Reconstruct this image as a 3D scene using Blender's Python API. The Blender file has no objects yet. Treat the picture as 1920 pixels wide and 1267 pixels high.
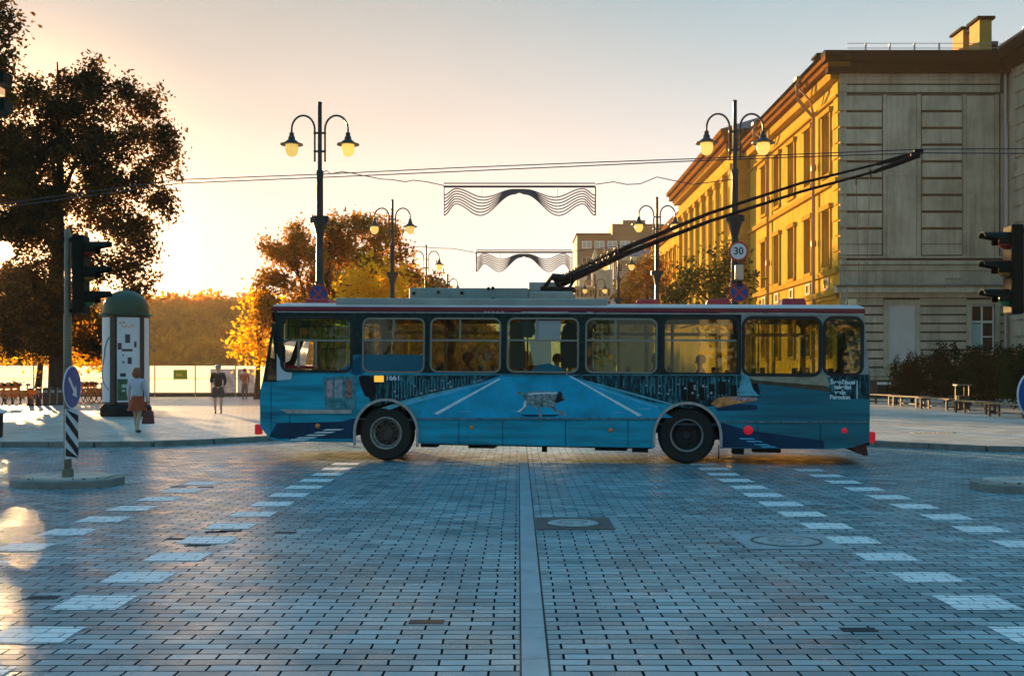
import bpy, bmesh, math, random
import numpy as np
from mathutils import Vector, Matrix
random.seed(7); rng = np.random.default_rng(11)
PI = math.pi; R = math.radians
sc = bpy.context.scene; COL = sc.collection

# ------------------------------------------------------------ camera, world, sun, exposure
F = 2050.0; VX, VY, H = 972.0, 692.0, 1.75
cd = bpy.data.cameras.new('camera'); cam = bpy.data.objects.new('camera', cd); COL.objects.link(cam)
cam.location = (0, 0, H); cam.rotation_euler = (PI/2, 0, 0)
cd.sensor_width = 36; cd.lens = 36*F/1920; cd.shift_x = -(VX-960)/1920; cd.shift_y = (VY-633.5)/1920
cd.clip_end = 6000; sc.camera = cam
sc.view_settings.view_transform = 'Standard'; sc.view_settings.look = 'None'
sc.view_settings.exposure = 1.75; sc.view_settings.gamma = 1.0
sc.cycles.use_denoising = True; sc.cycles.max_bounces = 8; sc.cycles.transparent_max_bounces = 24
sc.cycles.volume_bounces = 1; sc.cycles.caustics_reflective = False; sc.cycles.caustics_refractive = False
SUN_AZ, SUN_EL = R(-25.0), R(6.0)            # azimuth from +Y towards -X
SD = Vector((math.sin(SUN_AZ)*math.cos(SUN_EL), math.cos(SUN_AZ)*math.cos(SUN_EL), math.sin(SUN_EL)))
sl = bpy.data.lights.new('sun', 'SUN'); sl.energy = 5.0; sl.angle = R(0.6); sl.color = (1.0, 0.60, 0.24)
so = bpy.data.objects.new('sun', sl); COL.objects.link(so)
so.rotation_euler = SD.to_track_quat('Z', 'Y').to_euler()

W = bpy.data.worlds.new('World'); sc.world = W; W.use_nodes = True
nt = W.node_tree; nt.nodes.clear(); N = nt.nodes.new; L = nt.links.new
def ramp(node_tree, stops, interp='LINEAR'):
    r = node_tree.nodes.new('ShaderNodeValToRGB'); cr = r.color_ramp; cr.interpolation = interp
    while len(cr.elements) < len(stops): cr.elements.new(0.5)
    for e, (p, c) in zip(cr.elements, stops):
        e.position = p; e.color = (*c, 1) if len(c) == 3 else c
    return r
tc = N('ShaderNodeTexCoord'); sx = N('ShaderNodeSeparateXYZ'); L(tc.outputs['Generated'], sx.inputs[0])
dot = N('ShaderNodeVectorMath'); dot.operation = 'DOT_PRODUCT'; L(tc.outputs['Generated'], dot.inputs[0]); dot.inputs[1].default_value = SD
k = 0.385
def sk(r, g, b): return (r*k, g*k, b*k)
rw = ramp(nt, [(0.0, sk(1.0, .82, .56)), (0.06, sk(1.0, .88, .72)), (0.14, sk(.86, .74, .65)), (0.22, sk(.62, .55, .50)), (0.33, sk(.36, .38, .38)), (0.6, sk(.13, .38, .55)), (1.0, sk(.11, .42, .68))])
rc = ramp(nt, [(0.0, sk(1.0, .99, .97)), (0.07, sk(1.0, .99, .95)), (0.14, sk(.84, .81, .79)), (0.22, sk(.54, .58, .60)), (0.33, sk(.25, .41, .49)), (0.6, sk(.11, .38, .57)), (1.0, sk(.11, .42, .68))])
re_ = ramp(nt, [(0.0, sk(.17, .20, .20)), (0.2, sk(.15, .23, .27)), (0.6, sk(.10, .34, .50)), (1.0, sk(.11, .42, .68))])
for r in (rw, rc, re_): L(sx.outputs['Z'], r.inputs[0])
# horizontal closeness to the sun
f1 = N('ShaderNodeMapRange'); f1.inputs['From Min'].default_value = 0.78; f1.inputs['From Max'].default_value = 0.995; L(dot.outputs['Value'], f1.inputs['Value'])
f2 = N('ShaderNodeMapRange'); f2.inputs['From Min'].default_value = -0.2; f2.inputs['From Max'].default_value = 0.7; L(dot.outputs['Value'], f2.inputs['Value'])
f1.interpolation_type = 'SMOOTHSTEP'; f2.interpolation_type = 'SMOOTHSTEP'
m1 = N('ShaderNodeMix'); m1.data_type = 'RGBA'; L(f2.outputs[0], m1.inputs[0]); L(re_.outputs[0], m1.inputs[6]); L(rc.outputs[0], m1.inputs[7])
m2 = N('ShaderNodeMix'); m2.data_type = 'RGBA'; L(f1.outputs[0], m2.inputs[0]); L(m1.outputs[2], m2.inputs[6]); L(rw.outputs[0], m2.inputs[7])
# aureole round the low sun
f3 = N('ShaderNodeMapRange'); f3.inputs['From Min'].default_value = 0.965; f3.inputs['From Max'].default_value = 1.0; L(dot.outputs['Value'], f3.inputs['Value'])
p3 = N('ShaderNodeMath'); p3.operation = 'POWER'; L(f3.outputs[0], p3.inputs[0]); p3.inputs[1].default_value = 5.0
m3 = N('ShaderNodeMix'); m3.data_type = 'RGBA'; m3.blend_type = 'ADD'; L(p3.outputs[0], m3.inputs[0]); L(m2.outputs[2], m3.inputs[6]); m3.inputs[7].default_value = (1.7, .75, .2, 1)
cloud = N('ShaderNodeTexNoise'); cloud.inputs['Scale'].default_value = 2.2; cloud.inputs['Detail'].default_value = 4
mp = N('ShaderNodeMapping'); mp.inputs['Scale'].default_value = (1, 1, 3.5); L(tc.outputs['Generated'], mp.inputs[0]); L(mp.outputs[0], cloud.inputs['Vector'])
cm = N('ShaderNodeMapRange'); cm.inputs['From Min'].default_value = .3; cm.inputs['From Max'].default_value = .7; cm.inputs['To Min'].default_value = .93; cm.inputs['To Max'].default_value = 1.06
L(cloud.outputs['Fac'], cm.inputs['Value'])
sc_ = N('ShaderNodeVectorMath'); sc_.operation = 'SCALE'; L(m3.outputs[2], sc_.inputs[0]); L(cm.outputs[0], sc_.inputs['Scale'])
bg = N('ShaderNodeBackground'); L(sc_.outputs[0], bg.inputs[0]); bg.inputs[1].default_value = 0.92
sky = N('ShaderNodeTexSky'); sky.sky_type = 'NISHITA'; sky.sun_disc = False; sky.sun_elevation = SUN_EL; sky.sun_rotation = SUN_AZ
bg2 = N('ShaderNodeBackground'); L(sky.outputs[0], bg2.inputs[0]); bg2.inputs[1].default_value = 0.003
ad = N('ShaderNodeAddShader'); L(bg.outputs[0], ad.inputs[0]); L(bg2.outputs[0], ad.inputs[1])
wo = N('ShaderNodeOutputWorld'); L(ad.outputs[0], wo.inputs[0])

# ------------------------------------------------------------ helpers
def at(px, py, Y):
    """a point seen at that place of the photograph, Y metres away"""
    return Vector(((px-VX)/F*Y, Y, H+(VY-py)/F*Y))

def mat(name, col, rough=.6, metal=0., var=0., vs=3., bump=0., bs=20., spec=.5, trans=0., emit=None, es=1., col2=None, alpha=None):
    m = bpy.data.materials.new(name); m.use_nodes = True; t = m.node_tree; b = t.nodes['Principled BSDF']
    b.inputs['Base Color'].default_value = (*col, 1); b.inputs['Roughness'].default_value = rough
    b.inputs['Metallic'].default_value = metal; b.inputs['Specular IOR Level'].default_value = spec
    c = t.nodes.new('ShaderNodeTexCoord')
    if var or col2:
        n = t.nodes.new('ShaderNodeTexNoise'); n.inputs['Scale'].default_value = vs; n.inputs['Detail'].default_value = 6; n.inputs['Roughness'].default_value = .65
        t.links.new(c.outputs['Object'], n.inputs['Vector'])
        c2 = col2 or tuple(min(1, x*(1+var)) for x in col); c1 = col if col2 else tuple(x*(1-var) for x in col)
        rr = ramp(t, [(.35, c1), (.65, c2)]); t.links.new(n.outputs['Fac'], rr.inputs[0]); t.links.new(rr.outputs[0], b.inputs['Base Color'])
    if bump:
        n2 = t.nodes.new('ShaderNodeTexNoise'); n2.inputs['Scale'].default_value = bs; n2.inputs['Detail'].default_value = 5
        t.links.new(c.outputs['Object'], n2.inputs['Vector'])
        bp_ = t.nodes.new('ShaderNodeBump'); bp_.inputs['Strength'].default_value = bump; bp_.inputs['Distance'].default_value = .02
        t.links.new(n2.outputs['Fac'], bp_.inputs['Height']); t.links.new(bp_.outputs[0], b.inputs['Normal'])
    if emit: b.inputs['Emission Color'].default_value = (*emit, 1); b.inputs['Emission Strength'].default_value = es
    if trans:
        o = t.nodes['Material Output']; tr = t.nodes.new('ShaderNodeBsdfTranslucent'); tr.inputs[0].default_value = (*col, 1)
        mx = t.nodes.new('ShaderNodeMixShader'); mx.inputs[0].default_value = trans
        t.links.new(b.outputs[0], mx.inputs[1]); t.links.new(tr.outputs[0], mx.inputs[2]); t.links.new(mx.outputs[0], o.inputs[0])
    return m

def glass_mat(name, tint, rough=.02, refl=1.0, dirt=0.0, dcol=(.45, .45, .38)):
    """thin window glass: tinted see-through plus mirror reflection by angle"""
    m = bpy.data.materials.new(name); m.use_nodes = True; t = m.node_tree; t.nodes.clear()
    o = t.nodes.new('ShaderNodeOutputMaterial'); tr = t.nodes.new('ShaderNodeBsdfTransparent'); tr.inputs[0].default_value = (*tint, 1)
    g = t.nodes.new('ShaderNodeBsdfGlossy'); g.inputs['Roughness'].default_value = rough; g.inputs[0].default_value = (refl, refl, refl, 1)
    fr = t.nodes.new('ShaderNodeFresnel'); fr.inputs[0].default_value = 1.9
    mx = t.nodes.new('ShaderNodeMixShader'); t.links.new(fr.outputs[0], mx.inputs[0]); t.links.new(tr.outputs[0], mx.inputs[1]); t.links.new(g.outputs[0], mx.inputs[2])
    if dirt:
        d = t.nodes.new('ShaderNodeBsdfDiffuse'); d.inputs[0].default_value = (*dcol, 1); m2 = t.nodes.new('ShaderNodeMixShader'); m2.inputs[0].default_value = dirt
        t.links.new(mx.outputs[0], m2.inputs[1]); t.links.new(d.outputs[0], m2.inputs[2]); mx = m2
    t.links.new(mx.outputs[0], o.inputs[0]); return m

class MB:
    def __init__(s): s.v = []; s.f = []; s.mi = []; s.m = 0
    def add(s, vs, fs):
        b = len(s.v); s.v += [tuple(x) for x in vs]
        for f in fs: s.f.append(tuple(b+i for i in f)); s.mi.append(s.m)
        return s
    def box(s, c, d, rz=0., M=None):
        x, y, z = d[0]/2, d[1]/2, d[2]/2
        vs = [Vector((a*x, b*y, e*z)) for a in (-1, 1) for b in (-1, 1) for e in (-1, 1)]
        m = Matrix.Translation(c) @ (M if M else Matrix.Rotation(rz, 4, 'Z'))
        return s.add([m@v for v in vs], [(0, 1, 3, 2), (4, 6, 7, 5), (0, 4, 5, 1), (2, 3, 7, 6), (0, 2, 6, 4), (1, 5, 7, 3)])
    def bb(s, x0, x1, y0, y1, z0, z1): return s.box(((x0+x1)/2, (y0+y1)/2, (z0+z1)/2), (abs(x1-x0), abs(y1-y0), abs(z1-z0)))
    def tube(s, pts, r, n=8, caps=True):
        pts = [Vector(p) for p in pts]; rs = r if isinstance(r, (list, tuple)) else [r]*len(pts); b = len(s.v); up = None
        for i, p in enumerate(pts):
            d = (pts[min(i+1, len(pts)-1)]-pts[max(i-1, 0)]).normalized()
            if up is None: up = d.orthogonal().normalized()
            a = (up-d*up.dot(d)).normalized(); up = a; c = d.cross(a)
            for j in range(n):
                t = 2*PI*j/n; s.v.append(tuple(p+(a*math.cos(t)+c*math.sin(t))*rs[i]))
        for i in range(len(pts)-1):
            for j in range(n):
                s.f.append((b+i*n+j, b+i*n+(j+1) % n, b+(i+1)*n+(j+1) % n, b+(i+1)*n+j)); s.mi.append(s.m)
        if caps:
            s.f.append(tuple(b+j for j in range(n))[::-1]); s.mi.append(s.m)
            s.f.append(tuple(b+(len(pts)-1)*n+j for j in range(n))); s.mi.append(s.m)
        return s
    def lathe(s, prof, n=20, c=(0, 0, 0), M=None, cap=True):
        b = len(s.v); T = Matrix.Translation(c) @ (M or Matrix())
        for r, z in prof:
            for j in range(n): t = 2*PI*j/n; s.v.append(tuple(T@Vector((r*math.cos(t), r*math.sin(t), z))))
        for i in range(len(prof)-1):
            for j in range(n): s.f.append((b+i*n+j, b+i*n+(j+1) % n, b+(i+1)*n+(j+1) % n, b+(i+1)*n+j)); s.mi.append(s.m)
        for i, q in ((0, -1), (len(prof)-1, 1)):
            if cap and prof[i][0] > 1e-4: s.f.append(tuple(b+i*n+j for j in range(n))[::q]); s.mi.append(s.m)
        return s
    def ball(s, c, r, n=12, m=8, sc3=(1, 1, 1)):
        return s.lathe([(max(1e-5, r*math.sin(PI*i/m)), -r*math.cos(PI*i/m)) for i in range(m+1)], n, c, Matrix.Diagonal((*sc3, 1)))
    def prism(s, poly, fn, d):
        """poly: 2-D points; fn(a,b,t) -> 3-D; t from 0 to d"""
        n = len(poly); vs = [fn(a, b, 0) for a, b in poly]+[fn(a, b, d) for a, b in poly]
        return s.add(vs, [tuple(range(n))[::-1], tuple(range(n, 2*n))]+[(i, (i+1) % n, n+(i+1) % n, n+i) for i in range(n)])
    def build(s, name, m, parent=None, smooth=False, bevel=0., loc=None, rz=None, **tags):
        me = bpy.data.meshes.new(name); me.from_pydata(s.v, [], s.f); me.update()
        for x in (m if isinstance(m, (list, tuple)) else [m]): me.materials.append(x)
        if isinstance(m, (list, tuple)): me.polygons.foreach_set('material_index', s.mi)
        bm = bmesh.new(); bm.from_mesh(me); bmesh.ops.recalc_face_normals(bm, faces=bm.faces); bm.to_mesh(me); bm.free()
        if smooth:
            me.polygons.foreach_set('use_smooth', [True]*len(me.polygons))
            try: me.set_sharp_from_angle(angle=R(40))
            except Exception: pass
        o = bpy.data.objects.new(name, me); COL.objects.link(o)
        if bevel:
            b = o.modifiers.new('b', 'BEVEL'); b.width = bevel; b.segments = 2; b.limit_method = 'ANGLE'
        if parent: o.parent = parent
        if loc is not None: o.location = loc
        if rz is not None: o.rotation_euler.z = rz
        for a, v in tags.items(): o[a] = v
        return o

def thing(name, label, cat, loc=(0, 0, 0), rz=0., group=None):
    o = bpy.data.objects.new(name, None); COL.objects.link(o); o.location = loc; o.rotation_euler.z = rz
    o.empty_display_size = .2; o['label'] = label; o['category'] = cat
    if group: o['group'] = group
    return o
def dup(root, loc=None, rz=None, label=None, parent=None):
    c = root.copy(); COL.objects.link(c)
    if parent: c.parent = parent
    if loc is not None: c.location = loc
    if rz is not None: c.rotation_euler.z = rz
    if label: c['label'] = label
    for ch in [o for o in bpy.data.objects if o.parent == root]: dup(ch, parent=c)
    return c
def sheet(outline, holes=(), th=.04, bez=False):
    """flat plate in x-z (thickness th along +y) with real holes"""
    cu = bpy.data.curves.new('c', 'CURVE'); cu.dimensions = '2D'; cu.fill_mode = 'BOTH'; cu.extrude = th/2
    for pl in [outline]+list(holes):
        sp = cu.splines.new('POLY'); sp.points.add(len(pl)-1); sp.use_cyclic_u = True
        for p, q in zip(sp.points, pl): p.co = (q[0], q[1], 0, 1)
    o = bpy.data.objects.new('c', cu); COL.objects.link(o)
    me = bpy.data.meshes.new_from_object(o.evaluated_get(bpy.context.evaluated_depsgraph_get())) if False else None
    dg = bpy.context.evaluated_depsgraph_get(); me = bpy.data.meshes.new_from_object(o.evaluated_get(dg))
    bpy.data.objects.remove(o); bpy.data.curves.remove(cu)
    me.transform(Matrix.Translation((0, th/2, 0)) @ Matrix(((1, 0, 0, 0), (0, 0, 1, 0), (0, 1, 0, 0), (0, 0, 0, 1))))
    me.flip_normals(); return me
def mesh_obj(me, name, m, parent=None, loc=None, **tags):
    me.name = name; me.materials.clear(); me.materials.append(m)
    o = bpy.data.objects.new(name, me); COL.objects.link(o)
    if parent: o.parent = parent
    if loc is not None: o.location = loc
    for a, v in tags.items(): o[a] = v
    return o
def rrect(x0, x1, z0, z1, r=.12, n=5):
    out = []
    for cx, cz, a in ((x1-r, z0+r, -90), (x1-r, z1-r, 0), (x0+r, z1-r, 90), (x0+r, z0+r, 180)):
        for i in range(n+1): t = R(a+90*i/n); out.append((cx+r*math.cos(t), cz+r*math.sin(t)))
    return out
def text_mesh(s, size, bold=0.):
    cu = bpy.data.curves.new('t', 'FONT'); cu.body = s; cu.size = size; cu.extrude = .002; cu.offset = bold
    cu.align_x = 'CENTER'; cu.align_y = 'CENTER'; cu.space_line = .85
    o = bpy.data.objects.new('t', cu); COL.objects.link(o)
    me = bpy.data.meshes.new_from_object(o.evaluated_get(bpy.context.evaluated_depsgraph_get()))
    bpy.data.objects.remove(o); bpy.data.curves.remove(cu)
    me.transform(Matrix.Rotation(PI/2, 4, 'X')); return me
def skin(joints, edges, sub=2):
    """joints: [(x,y,z,r)]"""
    me = bpy.data.meshes.new('s'); me.from_pydata([j[:3] for j in joints], edges, []); me.update()
    o = bpy.data.objects.new('s', me); COL.objects.link(o)
    o.modifiers.new('k', 'SKIN'); sv = me.skin_vertices[0].data
    for i, j in enumerate(joints):
        r = j[3]; sv[i].radius = (r, r) if not isinstance(r, tuple) else r; sv[i].use_root = (i == 0)
    ss = o.modifiers.new('u', 'SUBSURF'); ss.levels = sub; ss.render_levels = sub
    out = bpy.data.meshes.new_from_object(o.evaluated_get(bpy.context.evaluated_depsgraph_get()))
    bpy.data.objects.remove(o); out.polygons.foreach_set('use_smooth', [True]*len(out.polygons)); return out

# ------------------------------------------------------------ materials
def paver_mat(name, c1, c2, mortar, bw, rh, ms, rlo, rhi, bump=.35, off=.5, bright=1.):
    m = bpy.data.materials.new(name); m.use_nodes = True; t = m.node_tree; b = t.nodes['Principled BSDF']
    c = t.nodes.new('ShaderNodeTexCoord')
    wn = t.nodes.new('ShaderNodeTexNoise'); wn.inputs['Scale'].default_value = 1.3; wn.inputs['Detail'].default_value = 6; wn.inputs['Roughness'].default_value = .6; t.links.new(c.outputs['Object'], wn.inputs['Vector'])
    wv = t.nodes.new('ShaderNodeVectorMath'); wv.operation = 'SCALE'; wv.inputs['Scale'].default_value = .055; t.links.new(wn.outputs['Color'], wv.inputs[0])
    wa = t.nodes.new('ShaderNodeVectorMath'); wa.operation = 'ADD'; t.links.new(c.outputs['Object'], wa.inputs[0]); t.links.new(wv.outputs[0], wa.inputs[1])
    br = t.nodes.new('ShaderNodeTexBrick'); t.links.new(wa.outputs[0], br.inputs['Vector'])
    br.offset = off; br.inputs['Scale'].default_value = 1; br.inputs['Brick Width'].default_value = bw; br.inputs['Row Height'].default_value = rh
    br.inputs['Mortar Size'].default_value = ms; br.inputs['Mortar Smooth'].default_value = .2; br.inputs['Bias'].default_value = -.1
    br.inputs['Color1'].default_value = (*c1, 1); br.inputs['Color2'].default_value = (*c2, 1); br.inputs['Mortar'].default_value = (*mortar, 1)
    n = t.nodes.new('ShaderNodeTexNoise'); n.inputs['Scale'].default_value = .35; n.inputs['Detail'].default_value = 8; n.inputs['Roughness'].default_value = .7; t.links.new(c.outputs['Object'], n.inputs['Vector'])
    mr = t.nodes.new('ShaderNodeMapRange'); mr.inputs['From Min'].default_value = .3; mr.inputs['From Max'].default_value = .7; mr.inputs['To Min'].default_value = .62; mr.inputs['To Max'].default_value = 1.32
    t.links.new(n.outputs['Fac'], mr.inputs['Value'])
    vm = t.nodes.new('ShaderNodeVectorMath'); vm.operation = 'SCALE'; t.links.new(br.outputs['Color'], vm.inputs[0]); t.links.new(mr.outputs[0], vm.inputs['Scale'])
    t.links.new(vm.outputs[0], b.inputs['Base Color'])
    n3 = t.nodes.new('ShaderNodeTexNoise'); n3.inputs['Scale'].default_value = 2.5; n3.inputs['Detail'].default_value = 5; t.links.new(c.outputs['Object'], n3.inputs['Vector'])
    m3_ = t.nodes.new('ShaderNodeMapRange'); m3_.inputs['From Min'].default_value = .3; m3_.inputs['From Max'].default_value = .7; m3_.inputs['To Min'].default_value = rlo; m3_.inputs['To Max'].default_value = rhi
    t.links.new(n3.outputs['Fac'], m3_.inputs['Value']); t.links.new(m3_.outputs[0], b.inputs['Roughness'])
    n2 = t.nodes.new('ShaderNodeTexNoise'); n2.inputs['Scale'].default_value = 22; n2.inputs['Detail'].default_value = 4; t.links.new(c.outputs['Object'], n2.inputs['Vector'])
    sb = t.nodes.new('ShaderNodeMath'); sb.operation = 'MULTIPLY_ADD'; t.links.new(br.outputs['Fac'], sb.inputs[0]); sb.inputs[1].default_value = -1.0
    q = t.nodes.new('ShaderNodeMath'); q.operation = 'MULTIPLY'; t.links.new(n2.outputs['Fac'], q.inputs[0]); q.inputs[1].default_value = .35
    t.links.new(q.outputs[0], sb.inputs[2])
    bu = t.nodes.new('ShaderNodeBump'); bu.inputs['Strength'].default_value = bump; bu.inputs['Distance'].default_value = .012
    t.links.new(sb.outputs[0], bu.inputs['Height']); t.links.new(bu.outputs[0], b.inputs['Normal'])
    js = t.nodes.new('ShaderNodeMapRange'); js.inputs['To Min'].default_value = .6; js.inputs['To Max'].default_value = .0
    t.links.new(br.outputs['Fac'], js.inputs['Value']); t.links.new(js.outputs[0], b.inputs['Specular IOR Level'])
    return m

M_road = paver_mat('pavers', (.13, .245, .295), (.38, .52, .575), (.010, .016, .022), .30, .125, .0085, .20, .42, bump=.4)
M_walk = paver_mat('slabs', (.52, .50, .46), (.64, .61, .56), (.18, .17, .15), .6, .4, .01, .28, .5, bump=.2)
M_slab = mat('strip_stone', (.24, .35, .41), .38, var=.18, vs=2.5, bump=.15, bs=30)
M_kerb = mat('kerb_stone', (.20, .21, .20), .6, var=.25, vs=5, bump=.3, bs=40)
M_ground = mat('far_ground', (.12, .12, .09), .9, var=.3, vs=.2)
M_joint = mat('joint_dark', (.015, .022, .03), .9)
M_iron = mat('cast_iron', (.05, .06, .065), .45, .3, var=.3, vs=20, bump=.6, bs=60)
M_cover = mat('cover_grey', (.30, .36, .38), .45, .1, var=.3, vs=9, bump=.5, bs=60)
M_black = mat('black_metal', (.010, .010, .010), .6, spec=.25)
M_rubber = mat('rubber', (.012, .012, .012), .75, bump=.2)
M_under = mat('undercarriage', (.012, .012, .013), .8)
M_steel = mat('steel', (.42, .42, .40), .35, .7)
M_gold = None

def paint_mat():
    m = bpy.data.materials.new('road_paint'); m.use_nodes = True; t = m.node_tree; b = t.nodes['Principled BSDF']
    c = t.nodes.new('ShaderNodeTexCoord'); n = t.nodes.new('ShaderNodeTexNoise'); n.inputs['Scale'].default_value = 14; n.inputs['Detail'].default_value = 8; n.inputs['Roughness'].default_value = .75
    t.links.new(c.outputs['Object'], n.inputs['Vector'])
    br = t.nodes.new('ShaderNodeTexBrick'); t.links.new(c.outputs['Object'], br.inputs['Vector']); br.inputs['Scale'].default_value = 1
    br.inputs['Brick Width'].default_value = .3; br.inputs['Row Height'].default_value = .125; br.inputs['Mortar Size'].default_value = .008
    br.inputs['Color1'].default_value = (.95, .95, .96, 1); br.inputs['Color2'].default_value = (.82, .85, .88, 1); br.inputs['Mortar'].default_value = (.15, .2, .22, 1)
    rr = ramp(t, [(.36, (0, 0, 0)), (.46, (1, 1, 1))]); t.links.new(n.outputs['Fac'], rr.inputs[0])
    mx = t.nodes.new('ShaderNodeMix'); mx.data_type = 'RGBA'; t.links.new(rr.outputs[0], mx.inputs[0]); mx.inputs[6].default_value = (.36, .46, .5, 1); t.links.new(br.outputs[0], mx.inputs[7])
    t.links.new(mx.outputs[2], b.inputs['Base Color']); b.inputs['Roughness'].default_value = .45; return m
M_paint = paint_mat()

# ------------------------------------------------------------ setting
MB().add([(-2500, -600, -.008), (2500, -600, -.008), (2500, 5000, -.008), (-2500, 5000, -.008)], [(0, 1, 2, 3)]).build('ground', M_ground, kind='structure')
MB().add([(-60, -60, 0), (60, -60, 0), (60, 260, 0), (-60, 260, 0)], [(0, 1, 2, 3)]).build('road', M_road, kind='structure')
# stone strip down the middle, slabs of uneven length with dark joints either side
sm = MB(); y = 1.0
while y < 60:
    l = random.choice([.55, .8, .8, 1.0]); sm.bb(.02, .175, y, y+l-.008, -.02, .006); y += l
sm.build('stone_strip', M_slab, kind='structure')
MB().bb(.008, .02, 1, 60, -.02, .004).bb(.175, .19, 1, 60, -.02, .004).build('strip_joint', M_joint, kind='structure')

def crossing(xs, y0, n, jit=0.):
    b = MB()
    for i in range(n):
        Yc = y0+i; x = xs + random.uniform(-.02, .02); w, d = .25*random.uniform(.94, 1.03), .25*random.uniform(.9, 1.0)
        pts = []
        for ex in range(4):
            a, c_ = [(-1, -1), (1, -1), (1, 1), (-1, 1)][ex], [(1, -1), (1, 1), (-1, 1), (-1, -1)][ex]
            for s_ in range(5):
                u = s_/5; pts.append((x+(a[0]*(1-u)+c_[0]*u)*w+random.uniform(-.008, .008), Yc+(a[1]*(1-u)+c_[1]*u)*d+random.uniform(-.008, .008), .004))
        b.add(pts, [tuple(range(20))])
    return b
mk = MB()
for xs, y0, n in ((3.42, 4.2, 17), (5.05, 4.95, 15), (-3.19, 4.2, 17), (-4.85, 4.75, 13)):
    c_ = crossing(xs, y0, n); mk.add(c_.v, c_.f)
mk.build('road_markings', M_paint, kind='structure')

def raised(name, poly, h, m, kerbw=.16):
    b = MB(); n = len(poly); b.prism(poly, lambda a, c, t: (a, c, -.05+t), h+.05)
    return b.build(name, m, kind='structure')
LP = [(-70, 24.6), (-9.5, 24.6), (-8.3, 24.8), (-7.2, 25.6), (-6.2, 26.8), (-5.4, 28.2), (-5.05, 30), (-5.0, 240), (-70, 240)]
RP = [(70, 22.5), (70, 240), (5.4, 240), (5.4, 30), (5.8, 28.0), (6.8, 26.2), (8.2, 24.9), (10.0, 23.3), (12, 22.6)]
raised('pavement', LP, .11, M_walk); raised('pavement', RP, .11, M_walk)
def kerbline(pts):
    b = MB(); w = .15
    for (x0, y0), (x1, y1) in zip(pts, pts[1:]):
        d = Vector((x1-x0, y1-y0, 0)); l = d.length; n_ = max(1, int(l/1.0)); a = math.atan2(d.y, d.x)
        nr = Vector((d.y, -d.x, 0)).normalized()*w/2
        for i in range(n_):
            p = Vector((x0, y0, 0))+d*((i+.5)/n_)+nr; b.box((p.x, p.y, .035), (l/n_-.01, w, .19), a)
    return b.build('kerb', M_kerb, bevel=.012, kind='structure')
kerbline(LP[:7]+[(-5.0, 80)]); kerbline([(x, y) for x, y in RP[3:]][::1]+[(60, 22.6)])
# worn line across the right of the square
MB().add([(4.3, 11, .002), (4.36, 11, .002), (4.4, 19.8, .002), (4.34, 19.8, .002)], [(0, 1, 2, 3)]).build('worn_line', M_slab, kind='structure')
# loose / sunken dark setts
sb_ = MB()
for px, py in ((405, 997), (333, 1010), (372, 1022), (432, 995), (535, 998), (80, 1120), (335, 912), (385, 913), (800, 1165), (1610, 1180)):
    Yg = H*F/(py-VY); xg = (px-VX)/F*Yg; sb_.bb(xg-.12, xg+.12, Yg-.06, Yg+.06, -.01, .002)
sb_.build('sunken_setts', M_joint, kind='structure')

def manhole(label, x, y, fw, fd, r, mf):
    t = thing('manhole_cover', label, 'manhole cover', (x, y, 0), 0, 'manhole covers in the square')
    me = MB(); me.bb(-fw/2, fw/2, -fd/2, fd/2, -.03, .008); me.build('frame', mf, t)
    MB().lathe([(r+.05, .008), (r+.05, .012), (r+.02, .012)], 32, cap=False).build('ring', M_iron, t, smooth=True)
    c = MB(); c.lathe([(1e-4, .018), (r*.3, .018), (r*.3, .014), (r*.62, .014), (r*.62, .018), (r*.95, .018), (r, .010)], 32)
    for a in range(8): c.box((math.cos(a*PI/4)*r*.5, math.sin(a*PI/4)*r*.5, .017), (.05, .02, .01), a*PI/4)
    c.build('lid', M_cover, t)
manhole('manhole cover in a square frame touching the central stone strip', .62, 12.4, .88, .95, .29, M_iron)
manhole('manhole cover in a paver frame beside the right row of white blocks', 2.72, 11.1, .95, .95, .31, M_slab)
dg_ = MB()
for i in range(9): dg_.bb(-.5+i*.12, -.43+i*.12, -.12, .12, .111, .118)
dg_.bb(-.56, .56, -.16, .16, .108, .113)
dg_.build('drain_grate', M_iron, None, loc=(10.7, 28.2, 0), label='narrow dark drain grate in the pavement behind the bus', category='drain grate')

# ------------------------------------------------------------ woods on the far hill
def hillz(x, y): 
    t = max(0, min(1, (y-185)/70)); return 16.2*(t*t*(3-2*t)) * (1+.05*math.sin(x*.031)+.03*math.sin(x*.09+1)) 
hb = MB(); nx, ny = 60, 12
for j in range(ny+1):
    for i in range(nx+1):
        x = -150+i*150/nx*1.0; yv = 185+j*12; hb.v.append((x, yv, max(-.5, hillz(x, yv)*min(1, (0-x+2)/25+.0 if x > -25 else 1)-1.2)))
for j in range(ny):
    for i in range(nx): a = j*(nx+1)+i; hb.f.append((a, a+1, a+nx+2, a+nx+1)); hb.mi.append(0)
M_hill = mat('hill_earth', (.10, .07, .02), .9, var=.3, vs=.1)
hb.build('hill', M_hill, kind='structure')

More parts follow.
